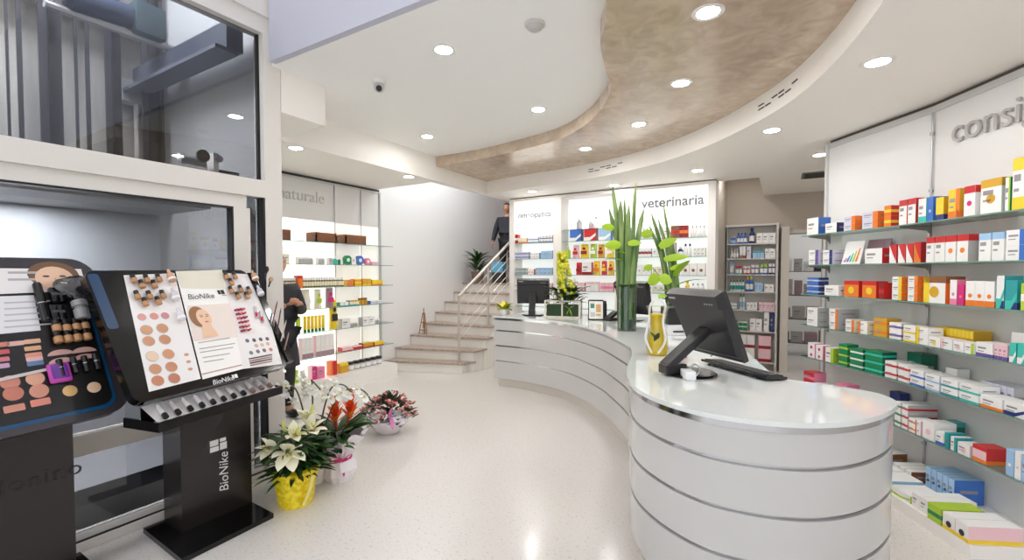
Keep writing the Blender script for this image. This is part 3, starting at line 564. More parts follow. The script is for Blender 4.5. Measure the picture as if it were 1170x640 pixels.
# ================================================================== COUNTER
ZT = .98
front = [Z(x, y, ZT).xy for x, y in [(562.5,361),(602,363.5),(645,368),(680,376),(702.5,385),(718,394),(722,405),(716,422),(722,439),(748,454),(796,469),(853,478.5),(919,483.5),(971,481.5),(1006,474),(1024,464),(1024,458),(1002,449),(962.5,442),(919,436),(888,432)]]
fl = Z(562.5,361,ZT).xy
back_ = [V((-.14,3.5)), V((-.3,4.1)), V((-.65,4.8)), V((-1.15,5.35)), V((-1.8,5.75)), V((-2.5,6.0)), V((fl.x+.16,6.12))]
outl = catmull(front, 6)+catmull(back_, 5)
outl = [V((p.x,p.y)) for p in outl]
base = V((-.3,2.7,0)); ct = thing('pharmacy_counter', 'long white glossy serpentine service counter with chrome bands', 'counter', base)
def ring(name, d, z0, z1, m):
    b = MB(); b.prism([p-base.xy for p in offset(outl, d)], z0, z1, m); return b.build(name, ct, 50)
CW = M((200,198,197), .12, coat=.3); CTOP = M((226,229,228), .06, coat=.4)
ring('worktop', 0, ZT-.022, ZT, CTOP)
ring('chrome_band', .012, ZT-.052, ZT-.022, CHROME)
zs = [ZT-.052, .77, .56, .35, .12]
for k in range(4):
    ring('front_panel', .016, zs[k+1]+(.02 if k < 3 else 0), zs[k], CW)
    if k < 3: ring('chrome_band', .03, zs[k+1], zs[k+1]+.02, CHROME)
ring('plinth', .07, 0, .12, M((214,206,198), .3))
def on(x, y): return Z(x, y, ZT+.0012)
# ---- point of sale screens
DG = M((42,41,44), .35); DG2 = M((28,27,29), .3)
def pos_screen(p, rz, tilt, label, w=.36, h=.3, lean=1, off=.12, lift=.08):
    t = thing('touchscreen_till', label, 'till screen', p, rz)   # the back faces local -y
    b = MB(); b.lathe([(0,0),(.15,0),(.156,.006),(.145,.014),(0,.018)], GLOSSB, (0,.0,0), 28); b.build('base', t)
    b = MB(); b.bbox(-.045,.045,-.19,-.05,.012,.07,DG2,.008); b.build('base_block', t, 0)
    T = Mx.Translation((0,off,lift)) @ Mx.Rotation(radians(tilt),4,'X'); at = T @ V((0,-.03,h*.42)); st_ = V((0,-.17,.055)); ln = (at-st_).length
    b = MB(Mx.Translation(st_) @ Mx.Rotation(-atan2(at.y-st_.y, at.z-st_.z),4,'X')); b.bbox(-.045,.045,-.022,.022,0,ln,DG,.006); b.build('neck', t, 0)
    b = MB(T); b.bbox(-w/2,w/2,-.014,.02,0,h,DG,.006); hs = b.build('housing', t, 0)
    z1 = h; b = MB(T); x0, x1 = -w/2, w/2; b.add([(x0,-.012,z1),(x1,-.012,z1),(x1-.012,-.06,z1-.012),(x0+.012,-.06,z1-.012),(x0+.012,-.06,z1*.8),(x1-.012,-.06,z1*.8),(x1-.012,-.035,z1*.77),(x0+.012,-.035,z1*.77),(x0+.03,-.03,.04),(x1-.03,-.03,.04),(x1,-.012,.02),(x0,-.012,.02)],
        [(0,1,2,3),(3,2,5,4),(4,5,6,7),(7,6,9,8),(8,9,10,11),(1,10,9,6),(1,6,5,2),(0,7,8,11),(0,3,4,7)], DG); rc = b.build('rear_cover', t, 0)
    b = MB(T); b.rect(x0+.03,x0+.095,z1*.9,z1*.9+.012,M((180,180,184),.4),-.0608)
    for k in range(4): b.rect(x1-.12+k*.02,x1-.108+k*.02,z1*.85,z1*.85+.01,M((150,150,154),.4),-.0608)
    b.build('maker_mark', rc, 0)
    b = MB(T)
    for k in range(6): b.rect(x1-.07,x1-.035,h*.3+k*.02,h*.3+.011+k*.02,BLACK,-.0335)
    b.build('rear_vent', rc, 0)
    b = MB(T); b.add([(x0+.012,.0205,.02),(x1-.012,.0205,.02),(x1-.012,.0205,h-.02),(x0+.012,.0205,h-.02)],[(3,2,1,0)],M((16,18,24),.1)); b.build('screen', hs, 0)
    return t
P = on(788,427)
till = pos_screen(P, radians(-43), 22, 'large black touchscreen till at the rounded counter end', .47, .44, 1, .2, .1)
pos_screen(on(605,361)+V((-.02,.14,0)), radians(22), 10, 'black touchscreen till at the far counter end by the stairs', .46, .36, .8, .06, .16)
pos_screen(on(722,366), radians(-20), 10, 'black till screen partly hidden behind the tall glass vase', .5, .42, .7, .06, .08)
a, c, e = on(802,410), on(887,433), on(853,436.5)
kx = (c-a); kb = thing('keyboard', 'thin black keyboard tilted beside the large till', 'keyboard', on(846,424), atan2(kx.y, kx.x))
KT = Mx.Rotation(radians(-5),4,'X')
b = MB(KT); b.bbox(-.27,.27,-.075,.075,.008,.024,DG2,.004); b.build('case', kb, 0)
b = MB(KT)
for r in range(5):
    for k in range(17): b.box(-.25+k*.0295,-.225+k*.0295,-.06+r*.026,-.038+r*.026,.024,.030,M((58,58,62),.5))
b.build('keys', kb, 0)
b = MB(); b.lathe([(.009,0),(.009,.012)], BLACK, (.2,-.065,-.002), 10); b.lathe([(.009,0),(.009,.012)], BLACK, (-.2,-.065,-.002), 10); b.build('rubber_foot', kb)
# cables and plug by the large till
def lay(pts, z): return [Z(x, y, ZT+zz) for (x, y), zz in zip(pts, z)]
def cable(name, pts, zs_, r, m, label):
    c = catmull(lay(pts, zs_), 5); o = MB().tube(c, r, m, 7).build(name, None, 60); return tag(o, label, 'cable')
cable('power_cable', [(772,428),(762,424),(764,414),(785,400),(808,388),(825,393)], [.006,.006,.03,.08,.12,.1], .004, M((190,188,186),.5), 'pale grey cable looping under the large till screen')
cable('power_cable', [(786,434),(776,422),(771,408),(790,398),(800,392)], [.006,.01,.05,.09,.1], .0035, M((200,196,194),.5), 'white cable with a red collar under the large till')
cable('network_cable', [(812,407),(820,404),(833,409),(842,412)], [.02,.03,.03,.02], .004, M((60,72,150),.5), 'blue cable with yellow end behind the large till')
cable('charging_cable', [(790,430),(789,421),(794,416),(800,421),(796,430),(789,434)], [.006,.03,.045,.03,.012,.006], .005, M((240,240,240),.4), 'thick white cable loop on the till base')
p = on(772,411); b = MB(); b.lathe([(.006,0),(.007,.002),(.007,.014),(.006,.016)], M((190,40,36),.4), (0,0,.002), 10); tag(b.build('cable_collar', None, 30, p+V((.05,.1,0))), 'small red cable collar lying beside the till base', 'cable clip')
p = on(790,431); b = MB(); b.bbox(-.03,.03,-.05,.05,0,.05,M((238,238,238),.4),.006); tag(b.build('power_adapter', None, 30, p+V((-.01,-.05,0)), .5), 'white power adapter block in front of the till base', 'adapter')
# ---- tall vase with leaves
GRN = M((58,92,40), .45); GRN2 = M((92,128,60), .45); LIME = M((160,190,40), .5); DGRN = M((30,60,24), .5); PALE = M((150,164,110), .5)
def vase_stand(t, r, h, leafc, n, seed):
    rr = random.Random(seed)
    b = MB(); b.lathe([(0,0),(r,0),(r,h),(r-.004,h),(r-.004,.012),(0,.012)], CLEAR, n=24); b.build('glass_vase', t)
    b = MB()
    for i in range(n):
        a = rr.uniform(0,2*pi); q = (r-.014)*sqrt(rr.random()); b.tube([(q*cos(a),q*sin(a),.014),(q*cos(a+.3),q*sin(a+.3),h+.02)], .008, [M((44,92,26),.4),M((64,118,34),.4),M((34,76,22),.4)][i%3], 6)
    b.build('stems', t); 
def sword(b, x, y, z0, z1, w, ang, lx, ly, m, rim):
    n = 10; vs = []; fs = []; vr = []
    for i in range(n+1):
        t = i/n; ww = w*(1-.15*t) if t < .88 else w*.87*max(0.02,(1-t)/.12)**.55; c = V((x+lx*t*t, y+ly*t*t, z0+(z1-z0)*t)); a = ang+.5*t; u = V((cos(a), sin(a), 0)); nn = V((-sin(a), cos(a), 0))
        vs += [c-u*ww+nn*ww*.4, c-nn*.004, c+u*ww+nn*ww*.4, c+nn*.006]
    for i in range(n):
        for j in range(4): fs.append((4*i+j, 4*i+(j+1)%4, 4*i+4+(j+1)%4, 4*i+4+j))
    b.add(vs, fs, m); return b
p = on(716,377.5); va = thing('leaf_vase', 'tall glass vase of upright sword leaves on the counter', 'vase', p)
vase_stand(va, .098, .46, GRN, 60, 5)
LEAFM = noise_mat('sword_leaf', (66,104,50), (150,172,104), 16, .45, .35, .68, 4, stretch=(1,1,.12))
def tipped(t, p, spots):
    nn = FW.copy(); nn.z = 0; nn.normalize()
    for x, y, w, a, tx, ty in spots:
        q = PL(tx, ty, p, nn)-p; b = MB(); sword(b, x, y, .12, q.z, w, a, q.x-x, q.y-y, LEAFM, PALE); b.build('sword_leaf', t, 60)
tipped(va, p, [(-.045,0,.032,.4,700,211),(.05,.02,.032,.7,727,209),(-.02,-.05,.036,.5,709,226),(.03,-.05,.04,.6,719,233),(.06,-.03,.034,.4,736,238),(-.01,.05,.03,.9,714,222),(-.06,-.03,.034,.3,703,250),(.015,-.06,.036,.6,722,262),(-.035,.03,.03,.2,696,238),(.06,.04,.034,.9,731,256)])
b = MB(); rr = random.Random(4)
for i in range(60): a = rr.uniform(0,2*pi); b.blade((.075*cos(a)*rr.random(),.075*sin(a)*rr.random(),.44), (cos(a),sin(a),.9), rr.uniform(.06,.11), .018, [LIME,GRN2,DGRN][i%3], .8, 4)
b.build('leaf_collar', va)
def lime_leaves(t, spots):
    for x, y, z, dx, dy, dz, L, w in spots: MB().blade((x,y,z),(dx,dy,dz),L*1.15,w*1.15,M((160,196,52),.45),.6,7,.2).build('broad_leaf', t)
lime_leaves(va, [(-.03,-.03,.72,-.8,-.5,.3,.2,.04),(-.05,0,.6,-.9,-.2,.3,.16,.035),(.0,-.06,.8,-.6,-.6,.2,.16,.03)])
p = on(757,372)+V((.05,.35,0)); vb = thing('leaf_vase', 'shorter glass vase of sword leaves and lime anthurium leaves behind the tall vase', 'vase', p)
vase_stand(vb, .1, .26, GRN, 40, 6)
tipped(vb, p, [(-.05,0,.03,.4,744,243),(.0,.02,.028,.7,758,232),(-.02,-.04,.032,.5,741,256),(.05,0,.042,.6,765,262),(.02,-.05,.028,.4,752,250),(-.07,.03,.03,.8,748,268)])
b = MB()
for i in range(50): a = rr.uniform(0,2*pi); b.blade((.07*cos(a)*rr.random(),.07*sin(a)*rr.random(),.26), (cos(a),sin(a),.6), rr.uniform(.07,.13), .022, [DGRN,GRN,DGRN][i%3], .8, 4)
b.build('leaf_collar', vb)
lime_leaves(vb, [(.02,-.03,.56,.5,-.5,.7,.3,.05),(.02,0,.44,.9,-.2,.45,.34,.045),(.03,0,.33,.9,-.1,.5,.26,.03),(-.04,-.03,.36,-.6,-.5,.3,.2,.06),(.0,-.08,.32,-.3,-.8,.15,.24,.075),(.02,-.08,.32,.8,-.6,.1,.2,.07),(.03,0,.6,.55,-.3,.7,.2,.04)])
def lime_at(t, p, spots):
    nn = FW.copy(); nn.z = 0; nn.normalize(); p = V(p)
    for tx, ty, dx, dz, L, w in spots:
        q = PL(tx, ty, p, nn)-p-nn*.05; d = RT*dx+V((0,0,dz))-FW*.35; b = MB(); b.tube(catmull([(0,0,.22),(q.x*.5,q.y*.5,q.z*.75),q], 4), .004, GRN2, 6); b.blade(q, d, L, w*.66, M((172,206,54),.45), .4, 8, .15, side=d.cross(FW).normalized()); b.build('broad_leaf', t)
lime_at(va, tuple(va.location), [(708,281,-1,.15,.2,.075),(700,262,-.9,.3,.15,.06),(716,279,.9,.2,.14,.05)])
lime_at(vb, tuple(vb.location), [(744,268,-.9,.1,.18,.08),(752,283,1,.75,.22,.08),(757,297,1,.3,.28,.065),(764,308,1,.5,.22,.045),(752,318,-1,-.1,.18,.11),(752,318,1,-.1,.15,.1),(744,306,-1,.1,.13,.06)])
# ---- yellow cellophane gift bag
p = on(751,405); t = thing('gift_bag', 'yellow gift bag in clear wrap with white ribbons', 'gift bag', p)
YEL = M((236,206,16), .45); b = MB()
b.lathe([(.0,0),(.062,.0),(.075,.03),(.066,.12),(.045,.2),(.05,.27),(.06,.30),(.0,.29)], YEL, n=18); b.build('yellow_bag', t)
for sx in (-1, 1): MB().tube(catmull([(sx*.02,-.07,.02),(sx*.07,-.06,.12),(sx*.05,-.05,.25),(sx*.055,0,.36),(sx*.03,.02,.40)], 5), .009, M((236,236,232),.4), 8).build('ribbon', t)
b = MB(); b.blade((0,-.06,.1),(.3,-.4,.8),.1,.02,DGRN,.4); b.blade((.0,-.065,.12),(-.3,-.4,.7),.09,.02,GRN,.4); b.build('leaf_sprig', t)
b = MB(); b.lathe([(.066,.0),(.082,.05),(.07,.15),(.05,.21),(.07,.32),(.085,.36)], WRAP, n=16); b.build('cellophane_wrap', t)
# ---- receipt printer, terminal, card holder, phone
p = on(757,384)+V((.06,.22,0)); t = thing('receipt_printer', 'black receipt printer with white front behind the yellow bag', 'printer', p, radians(30))
b = MB(); b.bbox(-.1,.1,-.12,.12,.1,.27,DG2,.012); b.build('body', t, 0); b = MB(); b.bbox(-.098,.098,-.125,.1,0,.1,M((226,226,226),.4),.006); b.build('base', t, 0); b = MB(); b.box(-.05,.05,-.13,-.124,.03,.045,BLACK); b.build('paper_slot', t, 0)
p = on(678,366)+V((.02,.04,0)); t = thing('counter_card_holder', 'black framed white card holder standing on the counter', 'card holder', p, radians(22))
HT = Mx.Rotation(radians(-10),4,'X'); b = MB(HT); plate(b, rrect(-.1,.1,0,.26,.02), 0, .012, BLACK); b.build('frame', t, 0); b = MB(HT); plate(b, rrect(-.088,.086,.015,.24,.008), -.002, 0, M((244,240,234),.4))
for x0, x1, z0, z1, c in [(-.07,-.02,.15,.21,(60,140,110)),(0.0,.06,.1,.2,(222,170,120)),(-.07,-.01,.04,.1,(200,206,210)),(0,.06,.05,.08,(216,190,120))]: b.rect(x0,x1,z0,z1,M(c,.5),-.0025)
b.build('printed_card', t, 0); b = MB(); b.box(-.1,.1,.0,.1,0,.01,BLACK); b.build('foot', t, 0)
p = on(694,366)+V((.05,.0,0)); t = thing('card_terminal', 'black payment terminal on a cradle beside the framed card', 'payment terminal', p, radians(-20))
b = MB(); b.bbox(-.06,.06,-.09,.09,0,.035,BLACK,.008); b.build('cradle', t, 0); b = MB(Mx.Translation((0,0,.04)) @ Mx.Rotation(radians(25),4,'X')); b.bbox(-.045,.045,-.08,.1,0,.04,DG2,.01); b.build('handset', t, 0)
b = MB(Mx.Translation((0,0,.04)) @ Mx.Rotation(radians(25),4,'X')); b.box(-.035,.035,.03,.085,.04,.042,M((70,80,84),.2)); b.build('display', t, 0)
p = on(676,364)+V((.04,.2,0)); t = thing('label_printer', 'black box printer behind the framed card', 'printer', p, radians(20))
b = MB(); b.bbox(-.09,.09,-.1,.1,0,.2,DG2,.012); b.build('body', t, 0); b = MB(); b.bbox(-.085,.085,-.09,.09,.2,.22,BLACK,.008); b.build('lid', t, 0)
# ---- white crate with flowers
p = on(640,362.5)+V((.03,.04,0)); t = thing('flower_crate', 'white wooden crate with a yellow-green flower spike and dark leaves', 'flower arrangement', p, radians(14))
CR = M((226,222,206), .6)
for y in (-.1, .1):
    for x0, x1, z0, z1 in [(-.24,.24,.0,.02),(-.24,.24,.21,.23),(-.24,-.22,.02,.21),(.22,.24,.02,.21),(-.01,.01,.02,.21)]:
        b = MB(); b.box(x0,x1,y-.008,y+.008,z0,z1,CR); b.build('crate_slat', t, 0)
for x in (-.23,.23):
    b = MB(); b.box(x-.008,x+.008,-.1,.1,.21,.23,CR); b.box(x-.008,x+.008,-.1,.1,0,.02,CR); b.build('crate_slat', t, 0)
b = MB(); b.box(-.215,.215,-.085,.085,.02,.17,DGRN); b.build('moss_block', t, 0)
b = MB(); b.blade((.1,-.115,.12),(-.6,-.2,.5),.09,.02,LIME); b.blade((.1,-.115,.12),(.6,-.2,.5),.09,.02,LIME); b.blade((.1,-.115,.12),(.4,-.2,-.9),.1,.015,LIME); b.blade((.1,-.115,.12),(-.4,-.2,-.9),.1,.015,LIME); b.build('bow', t)
b = MB(); rr = random.Random(11)
for i in range(80):
    a = rr.uniform(0,2*pi); q = rr.uniform(0,.16); b.blade((q*cos(a)*1.1+.04,q*sin(a)*.5,.17+rr.uniform(0,.18)), (cos(a),sin(a),rr.uniform(.3,1)), rr.uniform(.14,.24), .035, [DGRN,M((40,76,30),.4),GRN][i%3], .7, 5)
b.build('dark_leaves', t)
b = MB(); b.tube([(.05,0,.15),(.03,0,.5),(-.03,0,.86)], .008, GRN2, 6)
for i in range(150):
    h = rr.random(); z = .26+.6*h; a = rr.uniform(0,2*pi); r = (.14*(1-h*.62)); c = V((.05-.08*h+r*cos(a)*.8, r*sin(a)*.8, z)); b.ell(c, (.03,.03,.026), [M((206,206,30),.5),M((180,190,40),.5),M((222,214,70),.5)][i%3], 6, 4)
b.build('flower_spike', t)
b = MB()
for i in range(10): a = rr.uniform(0,2*pi); b.ell((.1*cos(a)-.03,.08*sin(a)-.05,.3+rr.uniform(-.05,.06)), (.022,.022,.026), M((236,234,214),.5), 8, 6)
b.build('white_buds', t)
# orchid behind, and yellow-green bouquet at the counter end
def orchid(p, label, h, spikes, seed, potc=(240,238,234), n=7, petal=.035):
    t = thing('potted_orchid', label, 'orchid', p); rr = random.Random(seed)
    b = MB(); b.lathe([(0,0),(.05,0),(.065,.11),(.06,.11),(.055,.09),(0,.09)], M(potc,.4), n=18); b.build('pot', t)
    b = MB()
    for i in range(6): a = i*1.05; b.blade((0,0,.09),(cos(a),sin(a),.8),.2,.035,M((44,84,36),.4),.9,6)
    b.build('leaves', t)
    for dx, dy, hh in spikes:
        pts = catmull([(0,0,.08),(dx*.2,dy*.2,hh*.6),(dx*.6,dy*.6,hh*.92),(dx*1.3,dy*1.3,hh)], 6); fs_ = MB().tube(pts, .005, M((70,92,44),.5), 6).build('flower_stem', t)
        k = len(pts)
        for i in range(n):
            q = pts[int(k*.5+(k*.5-1)*i/(n-1))]; fl = MB(); a0 = rr.uniform(0,1); c = q+V((rr.uniform(-.03,.03),rr.uniform(-.05,-.01),rr.uniform(-.03,.02)))
            for j in range(5): a = a0+2*pi*j/5; fl.blade(c, (cos(a)*.9, -.35, sin(a)*.9), petal*1.6, petal*.55, M((244,242,238),.5), .2, 4, -.2)
            fl.ell(c+V((0,-.012,0)), (.008,.008,.008), M((222,200,90),.5), 6, 4); fl.build('flower', fs_)
    return t
orchid(on(626,363)+V((.12,.36,0)), 'white orchid in a white pot behind the flower crate', .5, [(-.1,0,.5),(.12,0,.46)], 3, n=5)
p = V((-3.42,5.5,ZT+.001)); t = thing('bouquet', 'small yellow-green bouquet at the stair end of the counter', 'flower arrangement', p)
b = MB(); b.lathe([(0,0),(.05,0),(.06,.08),(.055,.08),(0,.03)], M((236,236,232),.3), n=16); b.build('bowl', t)
b = MB(); rr = random.Random(2)
for i in range(40): a = rr.uniform(0,2*pi); b.blade((0,0,.07),(cos(a),sin(a),rr.uniform(.2,1.3)),rr.uniform(.12,.2),.03,[M((222,210,30),.5),LIME,M((236,220,60),.5),GRN][i%4],.7,5)
b.build('petals_and_leaves', t)
# ================================================================== PRODUCTS
PAL = {'white':(240,238,236),'red':(204,42,46),'orange':(234,126,44),'yellow':(242,208,52),'gold':(214,164,44),'blue':(58,112,196),'pale-blue':(160,196,230),'navy':(38,54,116),
 'purple':(108,84,156),'lavender':(212,210,226),'pink':(236,132,168),'magenta':(214,44,124),'green':(22,134,84),'dark-green':(14,98,74),'lime':(176,206,56),'teal':(44,156,160),
 'turquoise':(64,192,176),'grey':(182,180,180),'cream':(240,230,206),'brown':(142,92,58),'dark-red':(150,28,36),'mauve':(170,140,150),'black':(36,34,36),'rose':(238,196,204),'olive':(116,112,50)}
def PM(n): return M(PAL[n], .35)
TXT = M((150,146,152), .5)
_cm = {}
def carton(w, d, h, front, end, dec):
    k = (round(w,3), round(d,3), round(h,3), front, end, dec)
    if k in _cm: return _cm[k]
    b = MB(); f = PM(front); e = PM(end)
    b.add([(0,0,0),(w,0,0),(w,d,0),(0,d,0),(0,0,h),(w,0,h),(w,d,h),(0,d,h)], [(3,2,1,0),(4,5,6,7),(0,1,5,4),(2,3,7,6)], f)
    b.add([(w,0,0),(w,d,0),(w,d,h),(w,0,h),(0,0,0),(0,d,0),(0,d,h),(0,0,h)], [(0,1,2,3),(7,6,5,4)], e)
    y = -.0006
    def side(y0, y1, z0, z1, m): b.add([(w+.0006,y0,z0),(w+.0006,y1,z0),(w+.0006,y1,z1),(w+.0006,y0,z1)], [(0,1,2,3)], m)
    for c in dec.split():
        t, _, n = c.partition(':'); m = PM(n) if n else TXT
        if t == 'T': b.rect(0,w,h*.76,h,m,y); side(0,d,h*.76,h,m); b.add([(0,0,h+.0006),(w,0,h+.0006),(w,d,h+.0006),(0,d,h+.0006)],[(0,1,2,3)],m)
        elif t == 'B': b.rect(0,w,0,h*.24,m,y); side(0,d,0,h*.24,m)
        elif t == 'R': b.rect(w*.68,w,0,h,m,y)
        elif t == 'L': b.rect(0,w*.28,0,h,m,y)
        elif t == 'M': b.rect(0,w,h*.34,h*.6,m,y); side(0,d,h*.34,h*.6,m)
        elif t == 'E': r = min(w,h)*.22; b.disc((w*.5,h*.42), r, r, m, 14, y*2)
        elif t == 'S': b.add([(0,y*2,h),(w,y*2,h),(w,y*2,h*.1),(w*.55,y*2,h*.45),(w*.2,y*2,h*.8)], [(4,3,2,1,0)], m)
        elif t == 'W': b.add([(0,y*2,0),(w*.5,y*2,0),(w,y*2,h*.42),(w,y*2,h*.62),(w*.55,y*2,h*.3),(0,y*2,h*.3)], [(0,1,2,3,4,5)], m)
        elif t == 'X':
            b.rect(w*.12,w*.62,h*.55,h*.68,TXT,y*2); b.rect(w*.12,w*.5,h*.35,h*.41,TXT,y*2); side(d*.2,d*.8,h*.45,h*.58,TXT)
        elif t == 'P': 
            for i in range(3): r = min(w/3,h)*.28; b.disc((w*(i+.5)/3,h*.5), r, r, m, 12, y*2)
    me = bpy.data.meshes.new('carton'); me.from_pydata(b.v, [], b.f); me.update()
    for m in b.mats: me.materials.append(m)
    me.polygons.foreach_set('material_index', b.m); _cm[k] = me; return me
def bottle(r, h, body, cap, label=None):
    k = ('b', round(r,3), round(h,3), body, cap, label)
    if k in _cm: return _cm[k]
    b = MB(); b.lathe([(r*.9,0),(r,h*.03),(r,h*.62),(r*.5,h*.76),(r*.42,h*.8)], PM(body), (r,r,0), 12); b.lathe([(r*.46,h*.8),(r*.5,h*.81),(r*.5,h*.98),(r*.42,h)], PM(cap), (r,r,0), 12)
    if label: b.lathe([(r*1.01,h*.15),(r*1.01,h*.5)], PM(label), (r,r,0), 12)
    o = b.build('tmp'); me = o.data; bpy.data.objects.remove(o); _cm[k] = me; return me
def jar(r, h, body, cap, label=None):
    k = ('j', round(r,3), round(h,3), body, cap, label)
    if k in _cm: return _cm[k]
    b = MB(); b.lathe([(r*.9,0),(r,h*.05),(r,h*.68),(r*.9,h*.72)], PM(body), (r,r,0), 12); b.lathe([(r*1.02,h*.72),(r*1.02,h*.98),(r*.95,h)], PM(cap), (r,r,0), 12)
    if label: b.lathe([(r*1.01,h*.15),(r*1.01,h*.58)], PM(label), (r,r,0), 12)
    o = b.build('tmp'); me = o.data; bpy.data.objects.remove(o); _cm[k] = me; return me
def pouch(w, d, h, body, acc):
    k = ('p', round(w,3), round(d,3), round(h,3), body, acc)
    if k in _cm: return _cm[k]
    b = MB(); n = 8; vs = []; fs = []
    for j in range(n+1):
        t = j/n; dd = d*(.95*(1-t**3)+.06); ww = w*(1-.06*sin(pi*t))
        for i in range(8): a = 2*pi*i/8+pi/8; vs.append((w/2+ww*.54*max(-.92,min(.92,cos(a)*1.2)), d/2+dd*.54*max(-.92,min(.92,sin(a)*1.2)), h*t))
    for j in range(n):
        for i in range(8): fs.append((j*8+i, j*8+(i+1)%8, j*8+8+(i+1)%8, j*8+8+i))
    fs += [list(range(8))[::-1], [n*8+i for i in range(8)]]
    b.add(vs, fs, PM(body)); m = PM(acc)
    b.rect(w*.1,w*.9,h*.28,h*.52,m,-.012); b.disc((w*.5,h*.68), w*.22, h*.1, m, 12, -.008)
    o = b.build('tmp', None, 40); me = o.data; bpy.data.objects.remove(o); _cm[k] = me; return me
def tubepack(r, h, body, cap):   # squeeze tube standing on its cap
    k = ('t', round(r,3), round(h,3), body, cap)
    if k in _cm: return _cm[k]
    b = MB(); b.lathe([(r*.8,0),(r*.85,h*.2)], PM(cap), (r,r,0), 10); n = 10; vs = []; fs = []
    for t in (0,.4,.8,1):
        for i in range(n): a = 2*pi*i/n; vs.append((r+r*(1+.15*t)*cos(a), r+r*(1-.93*t)*sin(a), h*(.2+.8*t)))
    for j in range(3):
        for i in range(n): fs.append((j*n+i, j*n+(i+1)%n, j*n+n+(i+1)%n, j*n+n+i))
    b.add(vs, fs+[[3*n+i for i in range(n)]], PM(body))
    o = b.build('tmp', None, 40); me = o.data; bpy.data.objects.remove(o); _cm[k] = me; return me
def cname(front, end, dec):
    cs = [front]
    for c in dec.split():
        n = c.partition(':')[2]
        if n and n not in cs: cs.append(n)
    if end not in cs: cs.append(end)
    return '-and-'.join(cs[:2])
TIER = {1:[''], 2:['lower ','upper '], 3:['lower ','middle ','upper ']}
# ================================================================== CONSIGLIA WALL UNIT
P0, P1, P2 = Z(948,161,ZC).xy, Z(1068,117,ZC).xy, Z(1170,72,ZC).xy
D1, D2 = (P1-P0).normalized(), (P2-P1).normalized(); N1, N2 = V((D1.y,-D1.x)), V((D2.y,-D2.x)); NB = (N1+N2).normalized(); P2 = P1+D2*.97
DEP = .27; F0, F1, F2 = P0+N1*DEP, P1+NB*DEP/NB.dot(N1), P2+N2*DEP
base = V((P1.x,P1.y,0)); ru = thing('wall_shelving_unit', 'white wall unit with six glass shelves under the grey consiglia lettering', 'shelving unit', base)
R2 = lambda p: V((p.x-base.x, p.y-base.y))
UW = M((228,227,226), .4)
b = MB(); b.prism([R2(q) for q in (P0, P1, P1-NB*.04, P0-N1*.04)], .0, ZC-.03, UW); b.build('back_panel', ru, 0)
b = MB(); b.prism([R2(q) for q in (P1, P2, P2-N2*.04, P1-NB*.04)], .0, ZC-.03, UW); b.build('back_panel', ru, 0)
b = MB(); b.prism([R2(q) for q in (P0-D1*.03+N1*.02, P0+N1*.02, P0-N1*.05, P0-D1*.03-N1*.05)], 0, ZC-.03, M((206,206,206),.35)); b.build('end_post', ru, 0)
b = MB(); b.prism([R2(q) for q in (P0+N1*.012-D1*.02, P1+NB*.012, P2+N2*.012, P2, P1, P0-D1*.02)], ZC-.075, ZC-.03, M((200,200,198),.35)); b.build('cornice', ru, 0)
b = MB(); b.prism([R2(q) for q in (P0-N1*.01, P1-NB*.01, P2-N2*.01, P2-N2*.06, P1-NB*.06, P0-N1*.06)], ZC-.03, ZC-.001, M((84,76,70),.6)); b.build('shadow_strip', ru, 0)  # dark colour stands in for the shade of the ceiling gap
b = MB(); p = R2(P1+NB*.012); b.tube([(p.x,p.y,.12),(p.x,p.y,ZC-.075)], .006, STEEL, 8)
for z in (2.62,2.2,.3): b.lathe([(.014,-.01),(.014,.01)], STEEL, (p.x,p.y,z), 10)
b.build('divider_rod', ru)
SZ = [1.94, 1.66, 1.385, 1.09, .79, .45]
for z in SZ:
    for a, c, pa, pc in ((F0, F1, P0, P1), (F1, F2, P1, P2)):
        b = MB(); b.prism([R2(q) for q in (pa, pc, c, a)], z-.008, z, SHELFG, GEDGE); b.build('glass_shelf', ru, 0)
    for P, NN, dd in ((P1, NB, .24), (P2, N2, .24), (P0+D1*.03, N1, .22)):
        if P is P0: continue
        u = V((NN.y,-NN.x)); q = R2(P); T = Mx(((u.x,NN.x,0,q.x),(u.y,NN.y,0,q.y),(0,0,1,z-.009),(0,0,0,1)))
        b = MB(T); b.add([(s*.005,y,zz) for s in (-1,1) for y, zz in ((0,0),(dd,0),(dd,-.008),(.03,-.03),(0,-.07))], [(0,1,2,3,4),(9,8,7,6,5),(0,5,6,1),(1,6,7,2),(2,7,8,3),(3,8,9,4)], M((150,146,140),.4)); b.build('bracket', ru, 0)
# white ledge at the foot
LD = .50; LZ = .075
G0, G1, G2 = P0+N1*LD, P1+NB*LD/NB.dot(N1), P2+N2*LD
b = MB(); b.prism([R2(q) for q in (P0, P1, P2, G2, G1, G0)], 0, LZ, M((238,234,230),.15)); b.build('foot_ledge', ru, 0)
def seg_text(s, p, z, size, D_, NN, parent, m, ext=.008):
    q = p-base.xy; Q = Mx(((D_.x,0,NN.x,q.x+NN.x*.012),(D_.y,0,NN.y,q.y+NN.y*.012),(0,1,0,z),(0,0,0,1))); return text('sign_lettering', s, size, m, parent, Q, ext)
SIGNM = M((176,172,170), .4)
q = PL(1089,164,(P1.x,P1.y,0),V((N2.x,N2.y,0))); seg_text('consiglia', q.xy, q.z, .235, D2, N2, ru, SIGNM)
struct(MB().prism([P0-N1*.08, P1-NB*.08, P2-N2*.08, P2-N2*.2, P1-NB*.2, P0-N1*.2], 0, ZC-.002, WALLW).build('wall_behind_unit', None, 0))
def proj(p): d = V(p)-CAM; k = d.dot(FW); return CX+F*d.dot(RT)/k, CY-F*d.dot(UP)/k
